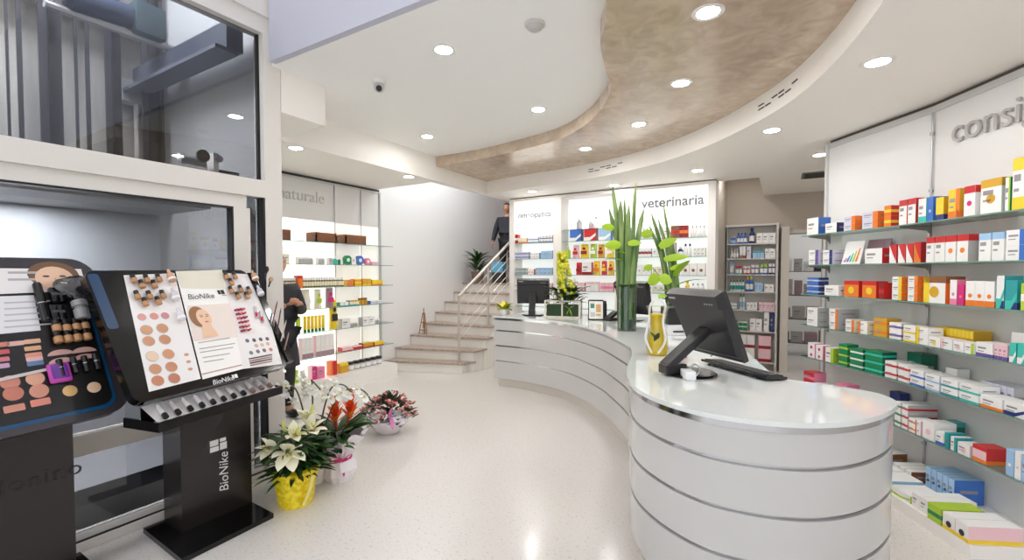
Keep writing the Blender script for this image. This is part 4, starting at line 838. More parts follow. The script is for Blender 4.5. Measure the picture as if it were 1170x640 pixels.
def s_at(px, z, seg, off):
    P_, D_, N_ = (F0, D1, N1) if seg == 1 else (F1, D2, N2); A = P_-N_*off; yy = 400
    for _ in range(4):
        q = PL(px, yy, (A.x,A.y,0), V((N_.x,N_.y,0))); yy = proj((q.x,q.y,z))[1]
    return (q.xy-A).dot(D_), A, D_, N_
GRP = 'medicine cartons on the consiglia wall unit'
def place(me, name, x, y, z, rz, desc, where, cat, grp):
    o = put(name, me, None, (x, y, z), rz); return reg(o, desc, where, cat, grp)
def shelf_row(zi, rows, where, z=None, off=0., zoff=.001):
    z = SZ[zi] if z is None else z
    for r in rows:
        x0, x1, n, tiers, h, d, front, end, dec = r[:9]; o_ = off+(r[9] if len(r) > 9 else .012); dz = r[10] if len(r) > 10 else 0
        seg = 1 if (x0+x1)/2 < 1024 else 2
        sa, A, D_, N_ = s_at(x0, z+zoff, seg, o_); sb = s_at(x1, z+zoff, seg, o_)[0]; w = (sb-sa)/n; rz = atan2(D_.y, D_.x)
        d = min(d, .262-o_ if off >= 0 else d)
        for i in range(n):
            p = A+D_*(sa+w*i)
            for t in range(tiers):
                me = carton(w-.002, d, h-.001, front, end, dec); place(me, 'medicine_carton', p.x, p.y, z+zoff+dz+h*t, rz, TIER[tiers][t]+cname(front,end,dec)+' carton'+(' behind' if len(r) > 9 else ''), where, 'carton', GRP)
sh = lambda i: 'on the %s shelf of the consiglia unit' % ['top','second','third','fourth','fifth','lowest glass'][i]
shelf_row(0, [(922,935,1,1,.155,.12,'white','blue','X'),(943,956,1,1,.085,.12,'white','navy','X'),(964,977,1,2,.06,.1,'lavender','orange','R:orange X'),(985,1003,1,2,.066,.11,'lavender','orange','R:orange X'),
 (1010,1018,1,2,.08,.13,'orange','red','M:yellow'),(1027,1036,1,1,.18,.1,'white','red','T:red X'),(1037,1046,1,1,.18,.12,'white','red','T:red X'),(1049,1058,1,1,.165,.09,'white','turquoise','B:turquoise X'),(1059,1066,1,1,.165,.13,'blue','blue','E:pale-blue'),
 (1069,1078,1,1,.15,.09,'yellow','gold','B:navy'),(1083,1096,1,1,.185,.12,'yellow','gold','R:orange B:orange X'),(1101,1114,1,1,.185,.12,'white','white','T:red E:magenta'),(1120,1144,1,1,.2,.1,'white','white','T:gold E:gold X'),(1148,1154,1,1,.19,.12,'white','green','R:lime X'),(1156,1172,1,1,.285,.1,'white','white','T:yellow B:yellow X')], sh(0))
shelf_row(1, [(924,935,1,2,.068,.12,'white','lavender','R:purple X'),(940,951,1,2,.065,.12,'white','lavender','R:navy X'),(988,1008,1,1,.12,.1,'white','red','X'),(1016,1024,1,1,.14,.08,'white','red','S:red'),(1026,1034,1,1,.14,.07,'white','red','S:red'),(1035,1043,1,1,.14,.06,'white','red','S:red'),(1044,1052,1,1,.145,.12,'orange','dark-red','S:red'),
 (1058,1067,1,1,.17,.1,'white','white','T:red X'),(1068,1079,1,1,.17,.1,'white','white','T:red X'),(1080,1092,1,1,.17,.1,'white','white','T:red E:orange'),(1093,1106,1,1,.17,.2,'white','grey','T:red E:orange'),(1118,1132,1,1,.165,.12,'white','white','T:pale-blue X'),(1133,1147,1,1,.165,.12,'white','white','T:pale-blue X'),(1149,1172,1,2,.085,.12,'white','white','R:blue X')], sh(1))
shelf_row(2, [(922,935,1,3,.052,.1,'blue','navy','M:lavender X'),(942,958,1,1,.09,.1,'white','white','X'),(964,981,1,1,.135,.1,'orange','red','T:red E:yellow'),(985,1001,1,1,.135,.1,'orange','red','T:red E:yellow'),(1004,1010,1,1,.125,.14,'dark-red','red','M:red'),
 (1019,1030,1,3,.058,.11,'white','orange','R:yellow X'),(1037,1048,1,3,.06,.11,'white','orange','R:orange X'),(1055,1080,1,1,.18,.12,'white','orange','T:brown E:gold L:yellow'),(1085,1093,1,1,.16,.08,'white','pink','E:pink B:pink'),(1094,1101,1,1,.13,.12,'magenta','magenta','E:pink'),(1103,1136,3,1,.155,.1,'white','white','E:orange B:orange'),(1138,1147,1,1,.19,.1,'white','teal','W:turquoise B:navy'),(1148,1162,1,1,.165,.13,'teal','teal','B:navy W:turquoise'),(1166,1174,1,1,.15,.1,'lime','lime','M:white')], sh(2))
shelf_row(2, [(1048,1058,1,1,.05,.06,'pale-blue','grey','X',.17,.18),(1062,1076,4,1,.045,.06,'gold','brown','X',.17,.18)][:0], sh(2))
shelf_row(3, [(922,934,1,2,.085,.11,'white','grey','X'),(948,957,1,2,.09,.2,'white','grey','R:orange X'),(966,976,1,2,.052,.1,'white','cream','R:orange X'),(980,991,1,2,.05,.1,'white','cream','L:orange X'),(998,1013,1,2,.072,.12,'gold','gold','M:orange X'),(1016,1030,1,2,.062,.1,'white','lavender','M:purple X'),(1032,1046,1,2,.06,.1,'white','yellow','B:yellow X'),(1047,1060,1,2,.06,.1,'white','white','L:yellow X'),
 (1061,1074,1,1,.068,.09,'white','white','E:yellow X'),(1075,1088,1,1,.068,.09,'white','white','L:rose X'),(1089,1101,1,1,.066,.09,'white','white','E:rose X'),(1102,1113,1,1,.066,.09,'white','white','R:lime X'),(1115,1134,1,1,.085,.12,'white','white','B:purple X'),(1136,1151,3,1,.09,.12,'rose','rose','B:purple X'),(1153,1161,1,1,.11,.12,'turquoise','teal','W:white'),(1162,1172,1,1,.115,.12,'turquoise','teal','W:white')], sh(3))
shelf_row(3, [(1068,1112,10,1,.125,.11,'yellow','gold','M:gold',.13),(1155,1172,1,1,.155,.1,'white','white','B:blue',.14)], sh(3))
shelf_row(4, [(923,931,1,2,.07,.1,'white','pink','E:magenta'),(932,940,1,2,.066,.1,'white','pink','E:magenta'),(943,952,1,1,.13,.1,'white','lime','R:lime X'),(958,968,1,3,.062,.1,'green','green','M:lime'),(971,986,1,3,.056,.1,'green','dark-green','M:white'),(988,1008,1,3,.06,.12,'green','dark-green','M:turquoise'),
 (1011,1024,1,2,.064,.13,'white','white','M:red X'),(1026,1038,1,2,.064,.13,'white','white','M:red X'),(1040,1055,1,2,.058,.12,'white','white','B:blue X'),(1057,1073,1,2,.056,.12,'white','lavender','B:pale-blue X'),(1075,1094,1,2,.056,.12,'white','white','B:teal X'),(1096,1118,1,2,.056,.12,'white','white','B:turquoise X'),(1120,1145,1,1,.075,.12,'white','white','B:orange X'),(1147,1172,1,1,.08,.12,'white','white','W:navy X')], sh(4))
shelf_row(4, [(1036,1052,1,1,.2,.11,'dark-green','dark-green','X',.14),(1120,1158,5,1,.125,.11,'lavender','grey','X',.14),(1080,1093,1,1,.15,.08,'white','white','B:red X',.16),(1096,1110,1,1,.16,.08,'white','white','B:navy X',.16),(1134,1158,1,1,.19,.04,'white','white','B:orange X',.225)][:3], sh(4))
shelf_row(5, [(918,930,1,2,.1,.12,'red','pink','M:pink X'),(931,942,1,1,.12,.12,'white','navy','B:navy X'),(943,953,1,1,.12,.1,'white','navy','B:navy X'),(955,967,1,2,.09,.12,'pink','pink','X'),(978,993,1,1,.13,.12,'white','white','M:blue X'),(995,1011,1,1,.125,.12,'white','white','M:blue X'),
 (1022,1029,1,3,.06,.2,'white','grey','M:green X'),(1030,1037,1,3,.06,.2,'white','grey','M:red X'),(1038,1046,1,2,.05,.12,'white','orange','M:orange X'),(1047,1052,1,2,.052,.12,'white','rose','X'),(1054,1067,1,1,.125,.14,'white','white','E:rose'),(1069,1078,1,1,.085,.1,'white','white','B:blue X'),(1079,1084,1,1,.1,.1,'teal','teal','E:red'),(1086,1092,1,1,.09,.1,'white','teal','R:teal X'),(1094,1108,1,1,.075,.1,'white','white','E:rose X'),(1111,1127,1,1,.1,.12,'rose','red','T:red B:orange'),(1149,1158,1,1,.15,.1,'pale-blue','pale-blue','E:white'),(1159,1166,1,1,.155,.1,'white','white','E:rose'),(1167,1174,1,1,.15,.1,'pale-blue','pale-blue','X')], sh(5))
shelf_row(5, [(1016,1028,1,1,.2,.08,'navy','navy','X',.16),(1077,1088,1,1,.125,.08,'teal','dark-green','T:teal',.15)], sh(5))
# leaflets standing on the second shelf
for x0, x1, c, off, hh, lab in [(961,982,'white',.06,.2,'rainbow-striped white leaflet leaning on the second consiglia shelf'),(986,1012,'mauve',.16,.21,'mauve leaflet leaning at the back of the second consiglia shelf')]:
    sa, A, D_, N_ = s_at(x0, 1.665, 1, off); sb = s_at(x1, 1.665, 1, off)[0]; q = A+D_*sa; w = sb-sa; T = Mx.Rotation(radians(-14),4,'X')
    b = MB(T); b.box(0,w,0,.004,0,hh,PM(c))
    if c == 'white':
        for i, cc in enumerate(('magenta','blue','turquoise','lime','orange')): b.add([(w*(.08+.16*i),-.0008,.02),(w*(.2+.16*i),-.0008,.02),(w*(.28+.15*i),-.0008,.06+.02*i),(w*(.2+.15*i),-.0008,.05+.02*i)], [(0,1,2,3)], PM(cc))
    o = b.build('leaflet', None, 0, (q.x, q.y, 1.661), atan2(D_.y, D_.x)); tag(o, lab, 'leaflet')
# flat cartons along the white foot ledge
LGRP = 'flat cartons laid along the white foot ledge'
def ledge(seg, rows):
    P_, D_, N_ = (P0, D1, N1) if seg == 1 else (P1, D2, N2)
    for s0, s1, o0_, o1_, h, front, end, dec, n, tiers in rows:   # o: distance out from the wall
        w = (s1-s0)/n
        for i in range(n):
            q = P_+D_*(s0+w*i)+N_*o1_
            for t in range(tiers):
                me = carton(w-.003, o1_-o0_, h-.001, front, end, dec); place(me, 'flat_carton', q.x, q.y, LZ+.001+h*t, atan2(D_.y,D_.x), TIER[tiers][t]+cname(front,end,dec)+' flat carton', 'on the white ledge at floor level', 'carton', LGRP)
ledge(1, [(.30,.55,.26,.48,.07,'white','white','B:orange X',1,1),(.56,.74,.26,.48,.07,'white','white','R:yellow X',1,1),(.75,.9,.26,.48,.065,'white','white','R:pink X',1,1),(.35,.62,.04,.24,.11,'white','rose','X',3,1),(.66,.9,.04,.24,.10,'white','brown','X',3,1)])
ledge(2, [(.0,.16,.26,.47,.065,'white','white','R:pale-blue X',1,1),(.17,.33,.26,.47,.065,'white','pale-blue','E:blue X',1,1),(.34,.52,.26,.48,.05,'white','lime','W:lime',1,1),(.02,.2,.04,.24,.08,'white','brown','X',3,1),(.27,.5,.02,.2,.16,'pale-blue','blue','E:navy X',5,1),(.53,.66,.2,.48,.09,'white','cream','X',2,1),(.68,.78,.26,.5,.1,'lime','lime','M:green',1,1),(.79,.96,.22,.5,.1,'white','rose','E:black B:yellow',2,1)])
# ================================================================== NATURALE UNIT
UXP = -5.42; base = V((UXP, 3.9, 0)); nu = thing('wall_shelving_unit', 'backlit white wall unit with glass shelves under the grey naturale lettering', 'shelving unit', base)
ny = lambda px: X(px, 340, -5.19).y
y1, y2, y3 = X(381,250,UXP).y, X(411,250,UXP).y, X(432,250,UXP).y; y0 = 2.5
GLOW = M((255,252,244), .5, 0, .85); GLOW2 = M((255,252,246), .5, 0, .25)
def nb(name, x0, x1, a, c, z0, z1, m): b = MB(); b.box(x0-base.x, x1-base.x, a-base.y, c-base.y, z0, z1, m); return b.build(name, nu, 0)
nb('lit_panel', UXP-.03, UXP, y0, y1-.004, .2, 2.27, GLOW); nb('lit_panel', UXP-.03, UXP, y1+.004, y2-.004, .2, 2.3, GLOW2); nb('lit_panel', UXP-.03, UXP, y2+.004, y3, .2, 2.3, GLOW2)
for a, c in ((y0, y1), (y1, y2), (y2, y3)): nb('header_panel', UXP-.03, UXP+.02, a+.005, c-.005, 2.28, ZC-.05, M((222,221,219),.45))
nb('shadow_strip', UXP-.05, UXP+.03, y0, y3, ZC-.03, ZC-.001, M((60,56,54),.6)); nb('cornice', UXP-.05, UXP+.03, y0, y3, ZC-.055, ZC-.03, M((206,206,204),.4))  # shadow strip paints the shade between cornice and ceiling
nb('end_post', UXP-.05, UXP+.03, y3, y3+.03, .0, ZC-.03, M((196,198,198),.35))
nb('foot_plinth', UXP-.05, -5.05, y0, y3+.02, 0, .2, M((240,238,234),.2))
NZ = [1.98, 1.69, 1.39, 1.115, .815, .49]
for z in NZ:
    for a, c in ((y0,y1),(y1,y2),(y2,y3+.06)): nb('glass_shelf', UXP+.005, -5.17, a, c-.004, z-.008, z, SHELFG)
    nb('shelf_edge', -5.17, -5.168, y0, y3+.06, z-.008, z, GEDGE)
for yy in (y1, y2, y3): b = MB(); b.tube([(.03,yy-base.y,.2),(.03,yy-base.y,2.8)], .006, STEEL, 6); b.build('divider_rod', nu)
p = X(317.5, 225, UXP+.03); Q = Mx(((0,0,1,.024),(1,0,0,p.y-base.y),(0,1,0,p.z-base.z),(0,0,0,1))); text('sign_lettering', 'naturale', .205, M((198,196,193),.4), nu, Q, .006)
def nrow(zi, items, where=None, grp='products on the naturale shelves', z=None):
    z = (NZ[zi] if z is None else z)+.001; where = where or 'on the %s naturale shelf' % ['top','second','third','fourth','fifth','lowest glass'][zi]
    for it in items:
        kind, x0, x1, n, h, d, c1, c2, extra = it; a, c = ny(x0), ny(x1); w = (c-a)/n
        for i in range(n): unit_item(kind, (-5.18, a+w*i), pi/2, V((0,1)), w, h, d, c1, c2, extra, z, where, grp)
def unit_item(kind, p, rz, u, w, h, d, c1, c2, extra, z, where, grp):
    nn = V((-u.y, u.x)); q = V(p); nm = '-and-'.join(dict.fromkeys((c1, c2)))
    if kind == 'carton':
        dd = d; o = place(carton(w*.96, dd, h, c1, c2, extra), 'product_carton', q.x, q.y, z, rz, cname(c1,c2,extra)+' carton', where, 'carton', grp)
    elif kind == 'stack2':
        for t in (0, 1): place(carton(w*.96, d, h/2-.001, c1, c2, extra), 'product_carton', q.x, q.y, z+h/2*t, rz, TIER[2][t]+cname(c1,c2,extra)+' carton', where, 'carton', grp)
    elif kind == 'bottle': q = q+u*(w*.5-min(w*.47,.05))+nn*.02; place(bottle(min(w*.47,.05), h, c1, c2, extra or None), 'product_bottle', q.x, q.y, z, rz, nm+' bottle', where, 'bottle', grp)
    elif kind == 'jar': q = q+u*(w*.5-min(w*.46,.06))+nn*.02; place(jar(min(w*.46,.06), h, c1, c2, extra or None), 'product_jar', q.x, q.y, z, rz, nm+' jar', where, 'jar', grp)
    elif kind == 'pouch': place(pouch(w*.9, d, h, c1, c2), 'product_pouch', q.x, q.y+ (0), z, rz, nm+' pouch', where, 'pouch', grp) if 0 else place(pouch(w*.88, d, h, c1, c2), 'product_pouch', *(q+nn*.03).xy, z, rz, nm+' pouch', where, 'pouch', grp)
    elif kind == 'tube': q = q+nn*.02; place(tubepack(w*.4, h, c1, c2), 'product_tube', q.x, q.y, z, rz, nm+' tube', where, 'tube', grp)
    elif kind == 'roll':
        k = ('roll', round(h,3), c1)
        if k not in _cm:
            b = MB(); b.lathe([(h*.2,0),(h*.5,.0),(h*.5,.05),(h*.2,.05)], PM(c1), (h/2,.06,h/2), 20, (0,-1,0)); b.lathe([(0,.0),(h*.2,.0),(h*.2,.055),(0,.055)], PM('white'), (h/2,.06,h/2), 16, (0,-1,0)); o = b.build('tmp'); _cm[k] = o.data; bpy.data.objects.remove(o)
        place(_cm[k], 'tape_roll', q.x, q.y, z, rz, c1+' round tape reel', where, 'roll', grp)
WICK = noise_mat('wicker', (104,60,36), (150,98,64), 60, .6, .4, .6, 3, bump=.5, stretch=(1,1,4))
for x0, x1, dsc in [(316,334,'brown wicker basket'),(362,386,'brown wicker basket'),(396,420,'brown wicker basket')]:
    a, c = ny(x0), ny(x1); t = thing('wicker_basket', '', 'basket', (-5.3, (a+c)/2, NZ[0]+.001)); reg(t, dsc, 'on the top naturale shelf', 'basket', 'wicker baskets'); w = (c-a)/2*.96
    b = MB(); b.prism([(-.09,-w),(.1,-w),(.1,w),(-.09,w)], 0, .01, WICK); 
    for q in (((-.1,-.085),(-w,w)),((.085,.1),(-w,w)),((-.1,.1),(-w,-w+.015)),((-.1,.1),(w-.015,w))): b.box(*q[0],*q[1],.0,.12,WICK)
    b.build('basket_body', t, 0); b = MB(); b.tube([(-.095,-w,.12),(.095,-w,.12),(.095,w,.12),(-.095,w,.12),(-.095,-w,.12)], .01, M((170,120,84),.6), 8); b.build('rim', t)
nrow(1, [('carton',325,331,1,.12,.08,'cream','cream','X'),('carton',341,358,4,.085,.06,'grey','white','T:white'),('carton',364,371,2,.085,.06,'grey','white','T:white'),('carton',376,381,1,.085,.06,'grey','white','X'),('bottle',383,388,1,.1,.06,'turquoise','white',''),('carton',389,393,1,.07,.06,'white','green','R:green'),('roll',394,401,1,.13,.06,'green','green',''),('carton',402,407,1,.1,.06,'white','white','X'),('roll',408,415,1,.13,.06,'blue','blue',''),('roll',418,424,1,.1,.06,'pink','pink',''),('stack2',425,433,1,.05,.1,'rose','rose','X')])
nrow(2, [('jar',321,339,6,.13,.05,'olive','white','cream'),('carton',340,346,1,.155,.08,'orange','red','T:red'),('jar',347,394,16,.13,.05,'olive','white','cream'),('stack2',397,404,1,.09,.1,'orange','gold','X'),('stack2',405,413,1,.1,.1,'yellow','gold','M:orange'),('carton',414,424,2,.1,.1,'gold','orange','B:yellow'),('carton',425,437,2,.08,.1,'yellow','gold','B:orange')])
nrow(3, [('pouch',327,334,1,.22,.06,'white','teal',''),('pouch',336,345,1,.25,.06,'white','green',''),('pouch',347,358,1,.25,.07,'cream','white',''),('pouch',362,370,1,.25,.06,'cream','lime',''),('pouch',375,384,1,.26,.06,'mauve','magenta',''),('carton',388,398,2,.06,.08,'white','teal','B:teal'),('carton',399,410,3,.075,.08,'cream','teal','B:teal T:gold'),('jar',411,421,3,.1,.06,'gold','brown',''),('stack2',423,437,2,.05,.09,'white','blue','B:blue')])
nrow(4, [('tube',340,346,1,.21,.05,'lime','green',''),('tube',348,373,6,.21,.05,'yellow','green',''),('pouch',379,388,1,.4,.06,'yellow','black',''),('carton',390,400,1,.13,.1,'white','grey','X'),('jar',401,410,3,.06,.05,'grey','white',''),('carton',414,428,2,.12,.1,'white','grey','X'),('jar',429,435,2,.07,.05,'grey','white','')])
nrow(5, [('carton',344,357,3,.26,.08,'white','rose','B:mauve E:cream'),('carton',360,381,4,.27,.08,'white','rose','B:mauve E:cream'),('carton',390,402,1,.06,.1,'rose','red','B:red'),('carton',403,413,1,.05,.1,'red','rose','T:rose'),('carton',414,426,1,.07,.1,'gold','brown','B:red'),('carton',427,438,1,.06,.1,'yellow','red','B:red')])
nrow(0, [('pouch',337,343,1,.16,.06,'lime','white',''),('pouch',344,351,1,.14,.06,'white','lime',''),('carton',355,361,1,.17,.1,'magenta','rose','X'),('carton',362,370,1,.15,.1,'pink','rose','X'),('carton',377,384,1,.19,.1,'red','orange','L:orange'),('carton',387,397,1,.13,.1,'gold','gold','T:yellow'),('carton',389,396,1,.06,.08,'orange','orange','X')][:6], 'on the floor plinth of the naturale unit', z=.2)
nrow(0, [('jar',399,438,6,.12,.1,'grey','black','white')], 'on the floor plinth of the naturale unit', z=.2)
# ================================================================== BACK UNIT
BY = 6.75; base = V((-2.5, BY, 0)); bu = thing('wall_shelving_unit', 'bright backlit wall unit with three bays behind the counter', 'shelving unit', base)
bx = lambda px: Y(px, 300, BY).x
def bb(name, x0, x1, a, c, z0, z1, m): b = MB(); b.box(x0-base.x, x1-base.x, a-base.y, c-base.y, z0, z1, m); return b.build(name, bu, 0)
xa, xb, xc, xd, xe, xf = bx(582), bx(587), bx(632), bx(641), bx(703), bx(711); xg, xh = bx(808), bx(817)
FRM = M((238,232,228), .4); SIGN = M((252,251,248), .5, 0, .5); BP = M((246,247,246), .5, 0, .36)
for a, c in ((xa,xb),(xc,xd),(xe,xf),(xg,xh)): bb('upright', a, c, BY, BY+.32, 0, ZC-.06, FRM)
bb('top_frame', xa, xh, BY, BY+.32, ZC-.06, ZC-.015, FRM); bb('shadow_strip', xa, xh, BY+.02, BY+.32, ZC-.015, ZC-.001, M((66,60,58),.6))  # shadow strip: gap shade over the top frame, put in as dark colour
for a, c in ((xb,xc),(xd,xe),(xf,xg)): bb('lit_back_panel', a, c, BY+.30, BY+.32, .9, ZC-.06, BP); bb('base_cupboard', a, c, BY+.0, BY+.32, 0, .8, FRM)
bb('light_box_sign', xb+.004, xc-.004, BY+.03, BY+.1, 2.28, 2.72, SIGN); bb('light_box_sign', xf+.004, xg-.004, BY+.03, BY+.1, 2.25, 2.765, SIGN)
FT = M((138,138,144), .5)
for s_, px, py, size in (('omeopatica', 592, 249.5, .135), ('veterinaria', 733, 238, .2)):
    p = Y(px, py, BY+.03); text('sign_lettering', s_, size, FT, bu, Mx(((1,0,0,p.x-base.x),(0,0,-1,.028),(0,1,0,p.z),(0,0,0,1))), .002, bold=.004)
BZ = [2.08, 1.81, 1.54, 1.28, 1.0]
for z in BZ:
    for a, c in ((xb,xc),(xd,xe),(xf,xg)): bb('glass_shelf', a+.003, c-.003, BY+.04, BY+.3, z-.008, z, SHELFG); bb('shelf_edge', a+.003, c-.003, BY+.038, BY+.04, z-.008, z, GEDGE)
bb('glass_shelf', xd+.003, xe-.003, BY+.04, BY+.3, 2.262, 2.27, SHELFG)
def brow(z, items, where, grp='products on the backlit unit', yy=BY+.05):
    for kind, x0, x1, n, h, d, c1, c2, extra in items:
        a, c = Y(x0,300,yy).x, Y(x1,300,yy).x; w = (c-a)/n
        for i in range(n): unit_item(kind, (a+w*i, yy), 0, V((1,0)), w, h, d, c1, c2, extra, z+.001, where, grp)
L_, M_, G_ = 'omeopatica bay behind counter', 'middle bay behind counter', 'veterinaria bay behind counter'
nth = ['top','second','third','fourth','lowest']
brow(BZ[0], [('carton',588,592,1,.15,.08,'dark-red','red','M:white'),('carton',592,602,3,.09,.08,'cream','gold','B:orange'),('stack2',603,615,3,.1,.08,'white','pale-blue','B:blue'),('stack2',616,631,4,.12,.08,'white','grey','B:navy X')], 'top shelf of '+L_)
brow(BZ[1], [('stack2',588,604,4,.12,.08,'lavender','grey','M:blue X'),('stack2',606,616,3,.1,.08,'white','pale-blue','X'),('carton',618,631,4,.13,.08,'pale-blue','grey','X')], 'second shelf of '+L_)
brow(BZ[2], [('stack2',588,602,3,.12,.08,'grey','white','M:teal X'),('carton',603,610,2,.1,.08,'white','orange','E:orange'),('stack2',612,631,4,.12,.08,'pale-blue','grey','X')], 'third shelf of '+L_)
brow(BZ[3], [('carton',588,600,3,.12,.08,'white','grey','X'),('carton',603,631,5,.12,.08,'rose','grey','X')], 'fourth shelf of '+L_)
brow(2.27, [('bottle',657,663,1,.18,.06,'grey','white',''),('bottle',671,676,1,.13,.06,'grey','white',''),('bottle',676,682,1,.19,.06,'white','grey','')], 'high sub-shelf of '+M_)
brow(BZ[0], [('carton',651,664,1,.19,.12,'blue','navy','W:white'),('carton',667,681,1,.19,.12,'red','dark-red','W:white'),('carton',684,698,1,.19,.12,'pale-blue','blue','W:white')], 'top shelf of '+M_)
brow(BZ[1], [('bottle',643,650,1,.19,.06,'lime','white',''),('pouch',653,661,1,.21,.07,'rose','red',''),('pouch',662,672,1,.22,.07,'yellow','dark-red',''),('pouch',673,681,1,.22,.07,'lime','white',''),('pouch',682,690,1,.21,.07,'gold','dark-red',''),('pouch',692,701,1,.21,.07,'yellow','white','')], 'second shelf of '+M_)
brow(BZ[2], [('pouch',657,664,1,.2,.07,'red','dark-red',''),('carton',665,676,1,.2,.1,'white','red','B:dark-red X'),('pouch',677,685,1,.22,.07,'yellow','orange',''),('pouch',686,693,1,.22,.07,'red','yellow',''),('pouch',694,701,1,.22,.07,'yellow','red','')], 'third shelf of '+M_)
brow(BZ[3], [('carton',643,649,2,.12,.07,'white','rose','X'),('carton',651,668,4,.14,.07,'rose','red','M:white'),('carton',670,684,3,.15,.07,'white','rose','T:rose'),('carton',686,701,3,.14,.07,'rose','pink','M:pink')], 'fourth shelf of '+M_)
brow(BZ[0], [('carton',713,724,2,.17,.08,'pale-blue','blue','X'),('bottle',728,745,4,.16,.06,'white','pale-blue',''),('carton',748,764,3,.15,.08,'white','grey','X'),('carton',766,776,2,.17,.08,'brown','dark-red','M:red'),('carton',776,786,2,.17,.08,'dark-red','brown','M:orange'),('bottle',788,806,4,.16,.05,'white','grey','')], 'top shelf of '+G_)
brow(BZ[1], [('bottle',713,726,3,.17,.05,'white','red',''),('carton',728,744,4,.13,.08,'white','grey','M:dark-red X'),('carton',746,765,4,.12,.08,'white','grey','X'),('carton',767,772,1,.2,.08,'grey','brown','X'),('bottle',773,780,1,.14,.05,'navy','white','white'),('bottle',780,790,2,.18,.05,'white','navy',''),('stack2',792,806,3,.12,.08,'white','lime','X')], 'second shelf of '+G_)
brow(BZ[2], [('carton',728,744,3,.16,.08,'white','grey','E:grey'),('carton',746,764,3,.13,.08,'cream','grey','X'),('pouch',770,777,1,.14,.07,'white','brown',''),('carton',779,806,3,.17,.1,'white','rose','E:brown')], 'third shelf of '+G_)
brow(BZ[3], [('carton',728,760,5,.12,.08,'white','grey','X'),('bottle',782,788,1,.18,.05,'yellow','gold','white'),('bottle',789,805,3,.15,.05,'white','grey','')], 'fourth shelf of '+G_)
# ================================================================== GREY METAL SHELVES BY THE DOORWAY
SY = 8.33; xl, xm, xr = -1.0+.145, Y(829,300,SY).x, -.088; xl = Y(818,300,SY).x+.16; base = V((-.4, SY, 0))
sx = lambda px: Y(px, 300, SY).x
xl = -.84 if xm < -.8 else Y(819,300,SY).x
gs_ = thing('metal_shelf_unit', 'grey metal shelf unit full of bottles by the back doorway', 'shelving unit', base); GM = M((206,202,196), .45)
xl = Y(821,300,SY).x if Y(821,300,SY).x > -.85 else -.85
def sb_(name, x0, x1, a, c, z0, z1, m): b = MB(); b.box(x0-base.x, x1-base.x, a-base.y, c-base.y, z0, z1, m); return b.build(name, gs_, 0)
for a in (xl, xm-.012, xr-.03): sb_('upright', a, a+.03, SY-.03, SY+.22, 0, 2.33, GM)
sb_('top_panel', xl, xr, SY-.03, SY+.22, 2.33, 2.36, GM); sb_('back_panel', xl, xr, SY+.22, SY+.235, 0, 2.33, M((226,222,216),.5))
GZ = [2.05, 1.81, 1.55, 1.27, .97, .63, .14]
for z in GZ:
    sb_('shelf', xl+.03, xm-.012, SY-.02, SY+.22, z-.02, z, GM); sb_('shelf', xm+.018, xr-.03, SY-.02, SY+.22, z-.02, z, GM)
def grow(i, items): brow(GZ[i], items, '%s shelf of grey metal unit by doorway' % ['top','second','third','fourth','fifth','sixth','bottom'][i], 'products on the grey metal shelves', SY+.0)
grow(0, [('bottle',834,840,2,.13,.05,'blue','white','pale-blue'),('bottle',841,853,3,.18,.05,'blue','navy','white'),('bottle',855,862,1,.25,.06,'navy','navy','white'),('carton',864,886,3,.16,.1,'white','grey','X')])
grow(1, [('bottle',834,844,3,.17,.05,'grey','white','white'),('carton',845,852,2,.2,.08,'white','black','B:brown'),('carton',853,858,1,.19,.08,'lavender','white','X'),('carton',860,873,3,.11,.08,'pale-blue','white','T:teal'),('carton',874,886,2,.15,.08,'white','grey','X')])
grow(2, [('bottle',834,838,2,.26,.05,'pale-blue','blue','white'),('jar',840,848,2,.14,.05,'teal','red','white'),('jar',849,857,2,.13,.05,'red','white','white'),('jar',858,867,2,.15,.05,'purple','white','white'),('jar',868,877,2,.16,.05,'blue','lime','white'),('jar',878,886,2,.17,.05,'navy','white','white')])
grow(3, [('bottle',834,851,5,.19,.05,'white','green','teal'),('bottle',852,861,2,.24,.05,'blue','yellow','white'),('carton',863,872,2,.14,.08,'pale-blue','lavender','X'),('carton',874,885,2,.12,.08,'white','grey','X')])
grow(4, [('stack2',833,843,3,.1,.08,'white','teal','B:teal'),('bottle',845,852,2,.26,.05,'white','teal','pale-blue'),('carton',854,866,3,.12,.08,'white','grey','X'),('carton',868,886,4,.13,.08,'rose','teal','X')])
grow(5, [('stack2',832,843,2,.16,.1,'green','dark-green','M:white'),('stack2',845,855,2,.14,.1,'green','white','T:white'),('carton',858,872,2,.2,.1,'white','mauve','X'),('carton',874,880,1,.31,.1,'white','grey','X'),('carton',881,886,1,.31,.1,'navy','white','X')])
grow(6, [('stack2',846,864,2,.42,.12,'white','rose','B:dark-red'),('stack2',868,883,1,.42,.12,'rose','white','B:dark-red')])
brow(GZ[1], [('bottle',822,827,1,.2,.05,'white','grey','')] if sx(822) > xl+.03 else [], 'narrow column of grey metal unit', 'products on the grey metal shelves', SY)
